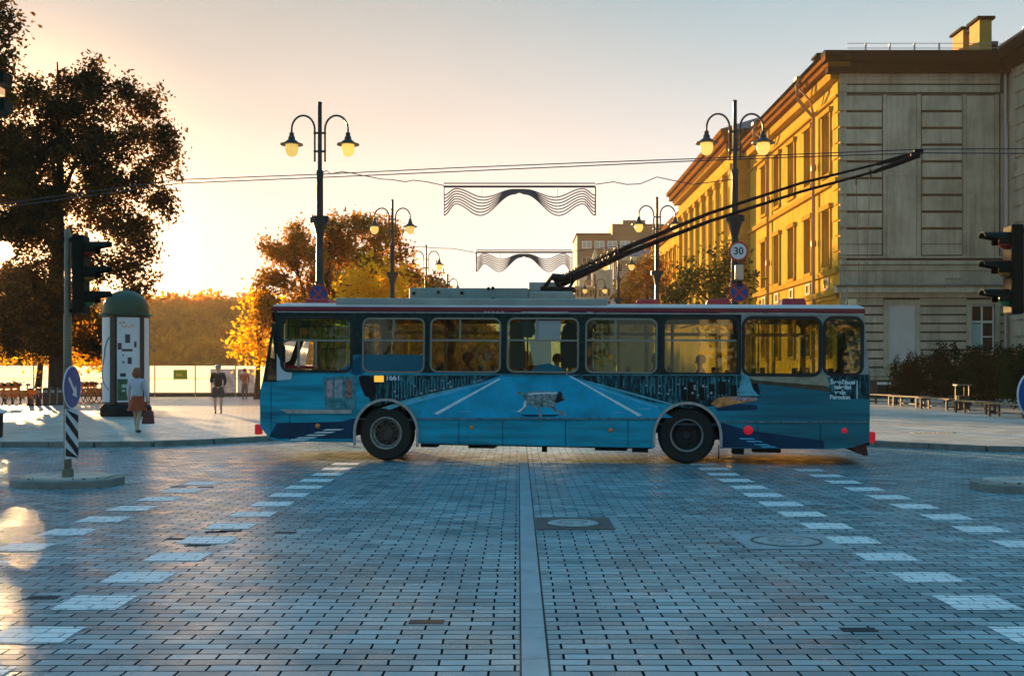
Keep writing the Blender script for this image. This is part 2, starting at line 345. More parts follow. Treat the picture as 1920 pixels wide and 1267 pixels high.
def leaf_mat(name, c1, c2, c3=None, ns=.9, tr=.45):
    m = bpy.data.materials.new(name); m.use_nodes = True; t = m.node_tree; t.nodes.clear()
    o = t.nodes.new('ShaderNodeOutputMaterial'); c = t.nodes.new('ShaderNodeTexCoord')
    n = t.nodes.new('ShaderNodeTexNoise'); n.inputs['Scale'].default_value = ns; n.inputs['Detail'].default_value = 5; n.inputs['Roughness'].default_value = .75
    t.links.new(c.outputs['Object'], n.inputs['Vector'])
    stops = [(.36, c1), (.62, c2)] if c3 is None else [(.34, c1), (.5, c2), (.64, c3)]
    rr = ramp(t, stops); t.links.new(n.outputs['Fac'], rr.inputs[0])
    d = t.nodes.new('ShaderNodeBsdfDiffuse'); tl = t.nodes.new('ShaderNodeBsdfTranslucent'); t.links.new(rr.outputs[0], d.inputs[0]); t.links.new(rr.outputs[0], tl.inputs[0])
    mx = t.nodes.new('ShaderNodeMixShader'); mx.inputs[0].default_value = tr
    t.links.new(d.outputs[0], mx.inputs[1]); t.links.new(tl.outputs[0], mx.inputs[2]); t.links.new(mx.outputs[0], o.inputs[0]); return m
M_bark = mat('bark', (.035, .025, .018), .9, var=.4, vs=6, bump=.6, bs=12)

def leaves(blobs, per, size, flat=.55, sub=6, spread=.36, ysq=1., gaps=(), org=(0, 0, 0)):
    """leaf-shaped faces in many small sprays filling the blobs: [(centre, radius)]"""
    P = []
    for c, r in blobs:
        m = 1 if r < .45 else int(rng.integers(9, 14))
        for q in range(m):
            if m == 1: cc, rs = np.array(c), r
            else:
                d0 = rng.normal(size=3); d0 /= np.linalg.norm(d0); cc = np.array(c)+d0*np.array([1, ysq, 1])*r*(.25+.72*rng.random()**.7); rs = r*rng.uniform(.2, .42)
            n = max(3, int(per*r*r/m)); d = rng.normal(size=(n, 3)); d /= np.linalg.norm(d, axis=1)[:, None]
            P.append(cc[None]+d*(rs*(1-.6*rng.random(n)**1.5))[:, None]*np.array([1.15, 1, .8]))
    P = np.concatenate(P)
    Q = np.repeat(P, sub, 0)+rng.normal(size=(len(P)*sub, 3))*spread
    for (gx, gy_, gz), rg, kp in gaps:            # open gaps in the crown: tunnels along the evening sunlight
        V0 = Q+np.array(org)[None]-np.array([[gx, gy_, gz]]); sdv = np.array(SD); al = V0@sdv; Q = Q[(np.linalg.norm(V0-al[:, None]*sdv[None], axis=1) > rg) | (rng.random(len(Q)) < kp)]
    n = len(Q); a = rng.normal(size=(n, 3)); a /= np.linalg.norm(a, axis=1)[:, None]
    b = np.cross(a, rng.normal(size=(n, 3))); b /= np.linalg.norm(b, axis=1)[:, None]
    s = size*(.6+.8*rng.random(n))[:, None]
    V = np.stack([Q-a*s, Q+b*s*flat-a*s*.1, Q+a*s, Q-b*s*flat-a*s*.1], 1).reshape(-1, 3)
    me = bpy.data.meshes.new('crown'); me.vertices.add(n*4); me.vertices.foreach_set('co', V.ravel().astype(np.float32))
    me.loops.add(n*4); me.loops.foreach_set('vertex_index', np.arange(n*4, dtype=np.int32))
    me.polygons.add(n); me.polygons.foreach_set('loop_start', np.arange(0, n*4, 4, dtype=np.int32))
    me.update(calc_edges=True); me.validate(); return me

def tree(name, label, base, blobs, m, trunk_r=.3, per=26, size=.2, spread=.36, sub=6, group=None, gaps=(), cat='tree', forks=7, fork_z=.3):
    """blobs in world metres relative to nothing; base = world position of trunk foot"""
    base = Vector(base); t = thing(name, label, cat, base, 0, group)
    rel = [(Vector(c)-base, r) for c, r in blobs]
    top = max(c.z+r*.3 for c, r in rel); cx = sum(c.x*r for c, r in rel)/sum(r for c, r in rel)
    fz = min(c.z-r for c, r in rel)*.8+top*.12; fz = max(fz, top*fork_z)
    tb = MB(); mid = Vector((cx*.15, 0, fz*.5)); fk = Vector((cx*.3, 0, fz)); tp = Vector((cx*.8, 0, top))
    tb.tube([(0, 0, -.1), (0, 0, .25), mid, fk, fk.lerp(tp, .5)+Vector((.15, 0, 0)), tp], [trunk_r*1.5, trunk_r*1.1, trunk_r*.9, trunk_r*.75, trunk_r*.4, trunk_r*.08], 9)
    tb.build('trunk', M_bark, t, smooth=True)
    big = sorted(rel, key=lambda q: -q[1])[:forks]
    for c, r in big:
        lb = MB(); s = fk.lerp(tp, random.uniform(0, .45)); e = c+Vector((0, 0, r*.3)); q = s.lerp(e, .5)+Vector((0, 0, -.08*(e-s).length))
        lb.tube([s, q, e], [trunk_r*.42, trunk_r*.25, trunk_r*.06], 6)
        for _ in range(3):
            e2 = c+Vector((random.uniform(-1, 1), random.uniform(-.7, .7), random.uniform(-.6, 1))).normalized()*r*.85
            lb.tube([q.lerp(e, .3), q.lerp(e2, .6), e2], [trunk_r*.16, trunk_r*.1, .015], 5)
        lb.build('limb', M_bark, t, smooth=True)
    me = leaves([(tuple(c), r) for c, r in rel], per, size, spread=spread, sub=sub, gaps=gaps, org=tuple(base))
    mesh_obj(me, 'crown', m, t); return t
def pxblobs(L_, Y, jit=.8):
    out = []
    for px, py, r in L_:
        rr = r/F*Y; out.append((tuple(at(px, py, Y+random.uniform(-1, 1)*jit*rr)), rr))
        out.append((tuple(at(px+random.uniform(-.3, .3)*r, py+random.uniform(-.3, .3)*r, Y+random.choice((-1, 1))*rr*.7)), rr*.7))
    return out

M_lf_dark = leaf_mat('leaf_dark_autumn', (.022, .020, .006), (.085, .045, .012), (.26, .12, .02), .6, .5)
M_lf_or = leaf_mat('leaf_orange', (.12, .05, .012), (.42, .18, .02), (.66, .36, .05), .8, .5)
M_lf_ye = leaf_mat('leaf_yellow', (.85, .40, .010), (1.0, .62, .025), None, 1.2, .6)
M_lf_gr = leaf_mat('leaf_green_brown', (.03, .045, .012), (.10, .09, .02), (.35, .2, .03), 1.1, .4)
M_lf_hill = leaf_mat('leaf_hill', (.62, .19, .006), (.92, .34, .012), None, .06, .65)
M_lf_yew = leaf_mat('leaf_yew', (.002, .009, .004), (.007, .022, .009), None, 3., .2)

hillb = []
for i in range(430):
    x = random.uniform(-140, 2); y_ = random.uniform(188, 262); fade = min(1, (4-x)/22)
    z_ = hillz(x, y_)*max(0, fade)
    hillb.append(((x, y_, z_-.6), random.uniform(2.2, 3.6)))
mesh_obj(leaves(hillb, 7, .75, spread=.9, sub=5), 'woodland', M_lf_hill, kind='stuff')

GAPS = ((tuple(at(4, 470, 54)), .5, .0), (tuple(at(22, 572, 54)), .17, .62), (tuple(at(8, 552, 54)), .13, .55), (tuple(at(16, 592, 54)), .12, .55))
T1 = [(60, 400, 88), (150, 300, 70), (95, 225, 70), (215, 255, 66), (285, 335, 46), (205, 400, 66), (235, 500, 46), (10, 300, 90), (75, 520, 66), (-20, 200, 80), (160, 190, 46),
      (172, 140, 24), (182, 165, 26), (306, 250, 28), (272, 205, 26), (125, 150, 22), (60, 175, 30), (235, 175, 26), (140, 580, 44), (35, 600, 50), (310, 290, 24), (265, 430, 30), (255, 545, 24), (275, 470, 20),
      (-70, 400, 80), (-90, 270, 90), (-60, 560, 70), (120, 460, 50), (180, 330, 60), (200, 620, 30), (300, 380, 26), (90, 630, 36), (-45, 490, 46), (34, 535, 40), (36, 428, 34), (110, 380, 60), (60, 300, 60), (150, 500, 46), (30, 560, 22), (62, 582, 22), (8, 592, 24), (92, 560, 22), (52, 542, 22), (40, 610, 22), (80, 600, 22), (20, 628, 20), (110, 600, 24), (322, 275, 12), (330, 330, 12), (292, 175, 12), (176, 118, 12), (318, 400, 12), (286, 520, 10), (62, 642, 28), (150, 640, 24), (22, 652, 22), (100, 660, 16), (185, 650, 20)]
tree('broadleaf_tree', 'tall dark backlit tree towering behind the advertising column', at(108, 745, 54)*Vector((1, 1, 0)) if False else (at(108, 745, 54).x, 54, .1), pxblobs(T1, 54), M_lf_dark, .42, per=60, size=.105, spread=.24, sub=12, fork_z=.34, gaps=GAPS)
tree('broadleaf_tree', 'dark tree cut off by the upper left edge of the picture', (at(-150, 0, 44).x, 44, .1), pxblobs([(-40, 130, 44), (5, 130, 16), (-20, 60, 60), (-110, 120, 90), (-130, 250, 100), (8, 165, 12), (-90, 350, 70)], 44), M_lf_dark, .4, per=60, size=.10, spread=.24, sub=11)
tree('broadleaf_tree', 'golden low tree glowing under the crown of the tallest tree', (at(70, 745, 60).x, 60, .1), pxblobs([(60, 650, 34), (30, 610, 44), (95, 625, 34), (-10, 640, 40), (150, 655, 34), (175, 620, 34), (190, 660, 26)], 60), M_lf_ye, .2, per=22, size=.15, forks=4, fork_z=.25, gaps=GAPS)
tree('broadleaf_tree', 'large orange-brown tree rising behind the left lamp post', (at(590, 745, 57).x, 57, .1),
     pxblobs([(540, 470, 46), (500, 470, 22), (625, 425, 26), (620, 470, 58), (695, 445, 46), (665, 420, 20), (600, 540, 74), (700, 510, 54), (505, 530, 34), (560, 440, 24), (555, 600, 60), (660, 590, 60), (750, 470, 22), (765, 520, 26), (730, 440, 22), (495, 580, 30), (760, 560, 30)], 57), M_lf_or, .32, per=70, size=.10, spread=.2, sub=12, fork_z=.3)
tree('broadleaf_tree', 'bright yellow tree left of the bus front', (at(482, 745, 60).x, 60, .1), pxblobs([(480, 620, 36), (505, 580, 28), (455, 645, 20), (500, 655, 30), (490, 560, 18)], 60), M_lf_ye, .16, per=26, size=.14, forks=3)
tree('broadleaf_tree', 'bright yellow tree above the bus roof in front of the orange tree', (at(695, 745, 52).x, 52, .1), pxblobs([(690, 535, 34), (655, 548, 24), (740, 545, 28), (688, 496, 14), (712, 570, 40), (660, 600, 36), (735, 505, 16)], 52), M_lf_ye, .16, per=30, size=.13, forks=3)
tree('broadleaf_tree', 'small green-brown tree between the second and third left lamps', (at(800, 745, 92).x, 92, .1), pxblobs([(800, 535, 20), (830, 545, 18), (775, 530, 18), (790, 575, 34), (820, 520, 10)], 92), M_lf_or, .2, per=12, size=.2, forks=3)
tree('broadleaf_tree', 'orange tree in front of the grey building right of the trolley poles', (at(1212, 745, 80).x, 80, .1), pxblobs([(1215, 510, 28), (1195, 540, 32), (1235, 535, 30), (1180, 560, 24), (1210, 580, 44), (1230, 500, 16)], 80), M_lf_or, .2, per=16, size=.19, forks=4)
tree('broadleaf_tree', 'dark green tree beside the speed limit sign', (at(1350, 745, 58).x, 58, .1), pxblobs([(1290, 530, 28), (1330, 520, 32), (1375, 498, 26), (1350, 550, 40), (1398, 530, 20), (1338, 478, 14), (1296, 490, 12), (1270, 560, 24), (1330, 590, 40), (1365, 470, 10)], 58), M_lf_gr, .2, per=26, size=.14, forks=5)
# hidden trees added beyond the first ones to shade the lower facades
for i, (px, Y, lab) in enumerate(((640, 110, 'added avenue tree, hidden and there for its shade, beyond the large orange-brown tree'), (700, 135, 'farther added avenue tree, hidden and there for its shade, beyond the large orange-brown tree'))):
    tree('broadleaf_tree', lab, (at(px, 745, Y).x, Y, .1), pxblobs([(px, 500, 45), (px-35, 540, 40), (px+35, 530, 40), (px, 590, 60)], Y), M_lf_or, .3, per=5, size=.34, forks=3)

# ------------------------------------------------------------ buildings on the right
M_wall = mat('stucco', (.62, .39, .06), .9, var=.10, vs=.8, bump=.25, bs=18, spec=.0)
M_wall_grey = mat('stucco_grey', (.52, .46, .35), .85, var=.22, vs=.5, bump=.25, bs=18)
def stain(m, amt=.55):
    t = m.node_tree; b = t.nodes['Principled BSDF']; src = b.inputs['Base Color'].links[0].from_socket
    c = t.nodes.new('ShaderNodeTexCoord'); q = t.nodes.new('ShaderNodeMapping'); q.inputs['Scale'].default_value = (2.2, 2.2, .22); t.links.new(c.outputs['Object'], q.inputs[0])
    n = t.nodes.new('ShaderNodeTexNoise'); n.inputs['Scale'].default_value = 1.; n.inputs['Detail'].default_value = 8; n.inputs['Roughness'].default_value = .7; t.links.new(q.outputs[0], n.inputs['Vector'])
    rr = ramp(t, [(.36, (1-amt, 1-amt, 1-amt)), (.56, (1, 1, 1))]); t.links.new(n.outputs['Fac'], rr.inputs[0])
    x = t.nodes.new('ShaderNodeMix'); x.data_type = 'RGBA'; x.blend_type = 'MULTIPLY'; x.inputs[0].default_value = 1; t.links.new(src, x.inputs[6]); t.links.new(rr.outputs[0], x.inputs[7]); t.links.new(x.outputs[2], b.inputs['Base Color'])
stain(M_wall_grey, .32); stain(M_wall, .25)
M_trim = mat('stucco_trim', (.44, .26, .04), .9, var=.12, vs=1.2, spec=.0)
M_corn = mat('cornice_brown', (.20, .08, .022), .9, var=.15, vs=1, spec=.0)
M_cornd = mat('cornice_dark', (.016, .011, .008), .9, var=.2, vs=2, spec=.05)
M_roof = mat('roof_tin', (.035, .035, .035), .5, .2, var=.3, vs=1)
M_pane = mat('window_glass', (.010, .010, .010), .12, spec=.35)
M_wframe = mat('window_frame_brown', (.07, .025, .008), .6)
M_white = mat('white_frame', (.75, .76, .72), .5)
M_pipe = mat('downpipe', (.40, .22, .10), .5, .3)

def faceX(t, X, Y0, Y1, z0, z1, wins, m, th=.4, depth=.28, fm=None, name='wall', sills=True):
    """wall facing -X with real window openings; wins: (yc, w, z0, z1)"""
    L_ = Y1-Y0
    me = sheet([(0, z0), (L_, z0), (L_, z1), (0, z1)], [[(yc-Y0-w/2, a), (yc-Y0+w/2, a), (yc-Y0+w/2, b), (yc-Y0-w/2, b)] for yc, w, a, b in wins], th)
    # local x -> +Y, local y(thickness) -> +X
    me.transform(Matrix(((0, 1, 0, X), (1, 0, 0, Y0), (0, 0, 1, 0), (0, 0, 0, 1)))); me.flip_normals()
    mesh_obj(me, name, m, t)
    for yc, w, a, b in wins:
        fb = MB(); x = X+depth; q = .07
        fb.bb(x, x+.06, yc-w/2, yc-w/2+q, a, b).bb(x, x+.06, yc+w/2-q, yc+w/2, a, b).bb(x, x+.06, yc-w/2+q, yc+w/2-q, a, a+q).bb(x, x+.06, yc-w/2+q, yc+w/2-q, b-q, b)
        fb.bb(x+.003, x+.05, yc-.04, yc+.04, a+q, b-q).bb(x+.006, x+.045, yc-w/2+q, yc+w/2-q, a+(b-a)*.66, a+(b-a)*.66+.09)
        f = fb.build('window', fm or M_wframe, t)
        MB().bb(x+.02, x+.03, yc-w/2+q, yc+w/2-q, a+q, b-q).build('pane', M_pane, f)
        if sills: MB().bb(X-.14, X+.1, yc-w/2-.2, yc+w/2+.2, a-.22, a-.003).bb(X-.10, X-.003, yc-w/2-.24, yc-w/2-.02, a, b).bb(X-.10, X-.003, yc+w/2+.02, yc+w/2+.24, a, b).bb(X-.2, X-.003, yc-w/2-.34, yc+w/2+.34, b+.02, b+.3).build('surround', M_trim, f)
    return t

BX, BY = 18.2, 62.0; S = F/BY
def bx(px): return (px-VX)/S
def bz(py): return H+(VY-py)/S
bA = thing('corner_building', 'yellow sunlit corner building with a grey shaded end wall beside the hedge', 'building', (BX, BY, 0)); bA.location = (0, 0, 0)
ysA = [64.5, 68.6, 72.75, 76.85, 80.9]
wA = [(y_, 1.45, 13.2, 16.7) for y_ in ysA]+[(y_, 1.45, 7.75, 11.1) for y_ in ysA]+[(y_, 1.4, 2.6, 5.2) for y_ in ysA]
faceX(bA, BX, BY, 86, 0, 19.0, wA, M_wall)
ac = MB()
ac.bb(BX-.85, BX+.4, BY-.7, 86, 18.75, 19.05).bb(BX-1.05, BX+.4, BY-.9, 86, 19.06, 19.3)
ac.build('cornice', M_corn, bA)
cs = MB()
cs.bb(BX-.5, BX-.003, BY+.05, 86, 18.2, 18.74).bb(BX-.2, BX-.003, BY+.05, 86, 17.2, 17.35).bb(BX-.22, BX-.003, BY+.05, 86, 12.35, 12.65)
cs.bb(BX-.2, BX-.003, BY+.05, 86, 7.2, 7.5).bb(BX-.30, BX-.003, BY+.05, 86, 6.0, 6.3).bb(BX-.18, BX-.003, BY+.05, 86, 5.75, 5.97)
cs.build('string_course', M_trim, bA)
for y_ in ysA:
    pn = MB()
    for a in (-.45, .45): pn.bb(BX-.07, BX-.003, y_+a-.08 if a < 0 else y_+a-.08, y_+a+.08, 6.4, 7.1)
    pn.bb(BX-.07, BX-.003, y_-.37, y_+.37, 6.4, 6.52).bb(BX-.07, BX-.003, y_-.37, y_+.37, 6.98, 7.1)
    pn.build('relief_panel', M_wall_grey, bA)
# quoins at the sunlit corner (facade side)
qb = MB()
for i in range(12):
    z_ = 7.6+i*.88; l = 1.15 if i % 2 else .8
    qb.bb(BX-.09, BX-.003, BY+.02, BY+l, z_, z_+.78)
qb.build('quoins', M_wall, bA)
# end wall facing the square
XE = bx(1888)-.005
ew = [[(bx(1820), bz(658)), (bx(1866), bz(658)), (bx(1866), bz(571)), (bx(1820), bz(571))], [(bx(1646), bz(746)), (bx(1668), bz(746)), (bx(1668), bz(722)), (bx(1646), bz(722))]]
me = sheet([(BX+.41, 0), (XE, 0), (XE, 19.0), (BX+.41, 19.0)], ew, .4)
mesh_obj(me, 'end_wall', mat('stucco_groove_shade', (.07, .065, .05), .9, var=.3, vs=1.5), bA, (0, BY, 0))  # dark base colour paints groove shade between the lighter plates
MB().bb(BX, BX+.41, BY-.006, BY-.001, 0, 19.0).build('corner_strip', M_wall_grey, bA)
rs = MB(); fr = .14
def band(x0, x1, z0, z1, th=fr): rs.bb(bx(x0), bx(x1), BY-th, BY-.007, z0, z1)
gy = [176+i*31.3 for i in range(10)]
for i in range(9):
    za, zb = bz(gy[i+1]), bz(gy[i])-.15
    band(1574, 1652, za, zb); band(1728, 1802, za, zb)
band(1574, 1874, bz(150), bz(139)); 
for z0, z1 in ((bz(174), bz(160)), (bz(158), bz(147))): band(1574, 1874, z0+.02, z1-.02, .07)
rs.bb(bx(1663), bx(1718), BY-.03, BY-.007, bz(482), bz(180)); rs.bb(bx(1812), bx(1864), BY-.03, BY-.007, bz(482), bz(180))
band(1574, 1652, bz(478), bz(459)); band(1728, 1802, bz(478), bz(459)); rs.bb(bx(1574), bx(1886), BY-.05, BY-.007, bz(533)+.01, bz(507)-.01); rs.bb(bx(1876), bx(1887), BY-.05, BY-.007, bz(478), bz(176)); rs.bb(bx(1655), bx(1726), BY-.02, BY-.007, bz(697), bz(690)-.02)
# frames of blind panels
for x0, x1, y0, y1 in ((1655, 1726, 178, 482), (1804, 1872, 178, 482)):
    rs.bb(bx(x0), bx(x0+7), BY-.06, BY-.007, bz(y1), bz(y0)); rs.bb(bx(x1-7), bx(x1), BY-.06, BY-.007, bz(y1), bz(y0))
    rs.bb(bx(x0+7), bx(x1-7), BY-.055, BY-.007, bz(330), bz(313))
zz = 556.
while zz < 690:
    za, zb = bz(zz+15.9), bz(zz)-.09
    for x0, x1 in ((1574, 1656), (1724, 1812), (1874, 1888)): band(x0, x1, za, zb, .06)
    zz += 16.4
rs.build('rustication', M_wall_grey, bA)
ms = MB()
for y0, y1, t_ in ((484, 480, .12), (496, 489, .24), (507, 497, .12), (537, 533, .15), (541, 537, .5), (549, 541, .62), (558, 549, .25), (705, 697, .2), (712, 706, .12), (570, 562, .08)):
    ms.bb(bx(1574)-(.0 if t_ < .3 else .3), bx(1886), BY-t_, BY-.008, bz(y0), bz(y1)-.004)
ms.build('moulding', M_wall_grey, bA)
M_grn = mat('weathered_copper', (.08, .17, .17), .6, var=.4, vs=3)
MB().bb(bx(1574)-.35, bx(1886), BY-.66, BY-.01, bz(537)+.0, bz(537)+.05).build('ledge_flashing', M_grn, bA)
for x0, x1, y0, y1 in ((1656, 1724, 563, 690), (1812, 1874, 563, 668)):
    wf = MB(); wf.bb(bx(x0), bx(x0+9), BY-.12, BY-.01, bz(y1), bz(y0)).bb(bx(x1-9), bx(x1), BY-.12, BY-.01, bz(y1), bz(y0)).bb(bx(x0+9), bx(x1-9), BY-.12, BY-.01, bz(y0+8), bz(y0)).bb(bx(x0+9), bx(x1-9), BY-.12, BY-.01, bz(y1), bz(y1-8))
    wf.build('architrave', M_wall_grey, bA)
M_blind = mat('blind_panel', (.60, .58, .56), .8, var=.06, vs=1)
MB().bb(bx(1665), bx(1715), BY-.02, BY-.009, bz(681), bz(571)).build('blind_window', M_blind, bA)
rp = MB().bb(bx(1770), bx(1800), BY-.09, BY-.01, bz(531), bz(512)); 
for q in range(4): rp.ball((bx(1774+q*7.4), BY-.1, bz(521)), .1, 8, 6)
rp.build('relief_ornament', M_wall_grey, bA)
wb = MB(); x0, x1, z0, z1 = bx(1820), bx(1866), bz(658), bz(571); q = .09; yy = BY+.15
wb.bb(x0, x0+q, yy, yy+.06, z0, z1).bb(x1-q, x1, yy, yy+.06, z0, z1).bb(x0+q, x1-q, yy, yy+.06, z0, z0+q).bb(x0+q, x1-q, yy, yy+.06, z1-q, z1)
xm = (x0+x1)/2; wb.bb(xm-.05, xm+.05, yy+.003, yy+.05, z0+q, z1-q).bb(x0+q, x1-q, yy+.006, yy+.045, bz(605), bz(601)).bb(xm+.05, x1-q, yy+.01, yy+.04, bz(632), bz(630))
w_ = wb.build('window', M_white, bA)
MB().bb(x0+q, x1-q, yy+.02, yy+.03, z0+q, z1-q).build('pane', M_pane, w_)
MB().bb(x0+q, xm-.05, yy+.014, yy+.018, z0+q, bz(607)).build('curtain', mat('pale_curtain', (.35, .55, .55), .8), w_)
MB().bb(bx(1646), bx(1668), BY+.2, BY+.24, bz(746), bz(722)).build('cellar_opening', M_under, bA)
MB().bb(bx(1644), bx(1670), BY-.1, BY-.01, bz(721), bz(716)).build('cellar_lintel', M_white, bA)
# eaves of the end wall, roof, chimney
ec = MB(); ec.bb(BX-1.05, XE, BY-.9, BY+.0, 19.0, 19.55).bb(BX-.8, XE, BY-.55, BY-.0, 18.45, 18.99)
ec.build('eaves', M_cornd, bA)
rf = MB(); rf.add([(BX-1.1, BY-.95, 19.56), (BX-1.1, 86, 19.56), (XE+8, 86, 19.56), (XE+8, BY-.95, 19.56), (BX+7, BY+6, 21.2), (BX+7, 86, 21.2)], [(0, 1, 5, 4), (0, 4, 3), (4, 5, 2, 3), (0, 3, 2, 1), (1, 2, 5)])
rf.build('roof', M_roof, bA)
M_chim = mat('chimney_render', (.46, .26, .04), .85, var=.12, vs=1.5)
MB().bb(26.4, 27.1, 62.6, 64.0, 19.4, 21.75).bb(26.65, 27.1, 64.01, 64.9, 19.4, 21.6).bb(26.4, 27.1, 64.91, 66.5, 19.4, 21.9).build('chimney', M_chim, bA)
MB().bb(26.25, 27.25, 62.45, 64.1, 21.76, 21.92).bb(26.5, 27.2, 64.11, 64.8, 21.61, 21.72).bb(26.25, 27.25, 64.81, 66.6, 21.91, 22.05).build('chimney_cap', M_cornd, bA)
MB().bb(27.11, 27.6, 62.9, 64.0, 19.4, 20.6).build('vent_box', M_cornd, bA)
MB().bb(17.7, 18.6, 64.5, 65.4, 19.3, 20.2).bb(17.55, 18.75, 64.35, 65.55, 20.21, 20.35).build('chimney', M_cornd, bA)
sg = MB()
for z_ in (19.85, 20.12): sg.tube([(bx(1585), BY-.3, z_), (XE+.6, BY-.3, z_)], .018, 6)
for px in (1620, 1665, 1711, 1757, 1890): sg.box((bx(px), BY-.3, 19.85), (.09, .06, .6))
sg.build('snow_guard', M_steel, bA)
# downpipes with hopper loops
for y_, nm in ((66.6, 'a'), (78.8, 'b')):
    dp = MB(); dp.tube([(BX-1.0, y_, 19.3), (BX-1.25, y_, 19.0), (BX-1.2, y_, 18.2), (BX-.5, y_+.05, 17.4), (BX-.22, y_, 17.0), (BX-.22, y_, .3)], .11, 8)
    dp.tube([(BX-1.05, y_+.25, 18.9), (BX-.5, y_-.3, 18.0), (BX-.22, y_, 17.2)], .07, 6)
    dp.bb(BX-1.35, BX-.85, y_-.3, y_+.3, 19.31, 19.5)
    for z_ in (13.8, 9.2): dp.lathe([(.15, 0), (.17, .1), (.17, .3), (.12, .42)], 10, (BX-.22, y_, z_))
    dp.build('downpipe', M_pipe, bA, smooth=True)
dp = MB(); dp.tube([(XE-.2, BY-.25, 18.4), (XE-.2, BY-.25, .2)], .09, 8).build('downpipe', M_steel, bA)
ac2 = MB(); 
for px in (1580, 1635, 1700): ac2.box((bx(px), BY-.3, 19.2), (.04, .04, .3))

# side wing coming towards the square on the far right
bR = thing('side_wing', 'shaded side wing at the right edge behind the traffic light', 'building', (0, 0, 0))
XR = bx(1888)
wR = [(y_, 1.4, a, b) for y_ in (57.5, 53, 48, 43) for a, b in ((13.2, 16.7), (7.75, 11.1), (2.8, 5.4))]
faceX(bR, XR, 34, BY-.01, 0, 19.0, wR, M_wall_grey, fm=M_white)
rr_ = MB()
for i in range(20): rr_.bb(XR-.09, XR-.003, 59.6, BY-1, .9+i*.9, 1.62+i*.9)
rr_.build('rustication', M_wall_grey, bR)
MB().bb(XR-.9, XR+.4, 33.5, BY-.95, 19.05, 19.6).bb(XR-.6, XR+.4, 33.7, BY-.95, 18.5, 19.04).build('cornice', M_cornd, bR)
MB().bb(XR-.3, XR-.003, 34, BY-.95, 6.0, 6.4).bb(XR-.2, XR-.003, 34, BY-.95, 12.4, 12.7).build('string_course', M_wall_grey, bR)
MB().bb(XR-.95, XR+9, 33.4, BY-.9, 19.61, 19.75).build('roof', M_roof, bR)
MB().tube([(XR-.7, 58.5, 20.0), (XR-.7, 50, 20.0)], .02, 6).box((XR-.7, 58.5, 19.85), (.06, .06, .4)).box((XR-.7, 54.5, 19.85), (.06, .06, .4)).build('snow_guard', M_steel, bR)

# taller middle building that steps forward
bB = thing('theatre_building', 'taller orange-yellow building with pilasters and a deep brown cornice, beyond the corner building', 'building', (0, 0, 0))
XB = 17.15; YB0, YB1 = 86.4, 116
ysB = [88.6+i*3.55 for i in range(8)]
wB = [(y_, 1.5, 12.6, 16.6) for y_ in ysB]+[(y_, 1.5, 7.3, 11.2) for y_ in ysB]
faceX(bB, XB, YB0, YB1, 0, 20.2, wB, M_wall, sills=False)
pb = MB()
for i in range(9):
    y_ = 86.95+i*3.55; pb.bb(XB-.28, XB-.003, y_-.42, y_+.42, 7, 17.2).bb(XB-.4, XB-.003, y_-.55, y_+.55, 17.21, 17.6).bb(XB-.36, XB-.003, y_-.5, y_+.5, 6.6, 6.99)
pb.build('pilasters', M_wall, bB)
MB().bb(XB-.45, XB-.003, YB0, YB1, 17.61, 18.0).bb(XB-.35, XB-.003, YB0, YB1, 6.1, 6.5).bb(XB-.16, XB-.003, YB0, YB1, 18.01, 19.3).build('entablature', M_wall, bB)
dn = MB()
for i in range(48): dn.bb(XB-.75, XB-.17, YB0+.15+i*.61, YB0+.45+i*.61, 19.0, 19.3)
dn.build('dentil_molding', M_trim, bB)
MB().bb(XB-1.1, XB+.4, YB0-.9, YB1+.6, 19.6, 20.1).bb(XB-1.35, XB+.4, YB0-1.1, YB1+.8, 20.11, 20.5).bb(XB-.8, XB+.4, YB0-.4, YB1, 19.31, 19.59).build('cornice', M_corn, bB)
MB().bb(XB+.003, 24, YB0-.35, YB0+.01, 0, 20.2).build('end_wall', M_trim, bB)
eb = MB()
for i in range(22): eb.bb(XB+.01, XB+1.0, YB0-.42, YB0-.353, .5+i*.85, 1.2+i*.85)
eb.build('rustication', M_trim, bB)
MB().bb(XB+.5, 26, YB0-1.1, YB0-.36, 19.6, 20.5).build('eaves', M_cornd, bB)
MB().add([(XB-1.3, YB0-1.1, 20.51), (XB-1.3, YB1+.8, 20.51), (30, YB1+.8, 20.51), (30, YB0-1.1, 20.51), (XB+5, YB0+5, 23.4), (XB+5, YB1-3, 23.4)], [(0, 1, 5, 4), (0, 4, 3), (4, 5, 2, 3), (1, 2, 5), (0, 3, 2, 1)]).build('roof', M_roof, bB)

bC = thing('street_building', 'yellow sunlit building at the far end of the facade row, beyond the pilastered one', 'building', (0, 0, 0))
ysC = [118.5+i*3.4 for i in range(9)]
faceX(bC, 17.9, 116.2, 148, 0, 18.0, [(y_, 1.4, 12.2, 15.6) for y_ in ysC]+[(y_, 1.4, 6.6, 10) for y_ in ysC], M_wall, sills=True)
MB().bb(17.0, 18.3, 116.2, 148.4, 18.0, 18.5).bb(17.6, 17.897, 116.2, 148, 17.2, 17.5).build('cornice', M_corn, bC)
MB().bb(18.3, 28, 147.6, 148, 0, 18).build('end_wall', M_wall, bC)
MB().add([(16.95, 116, 18.51), (16.95, 148.5, 18.51), (28, 148.5, 18.51), (28, 116, 18.51), (21.5, 116, 20.8), (21.5, 148.5, 20.8)], [(0, 1, 5, 4), (4, 5, 2, 3), (0, 4, 3), (1, 2, 5), (0, 3, 2, 1)]).build('roof', M_roof, bC)

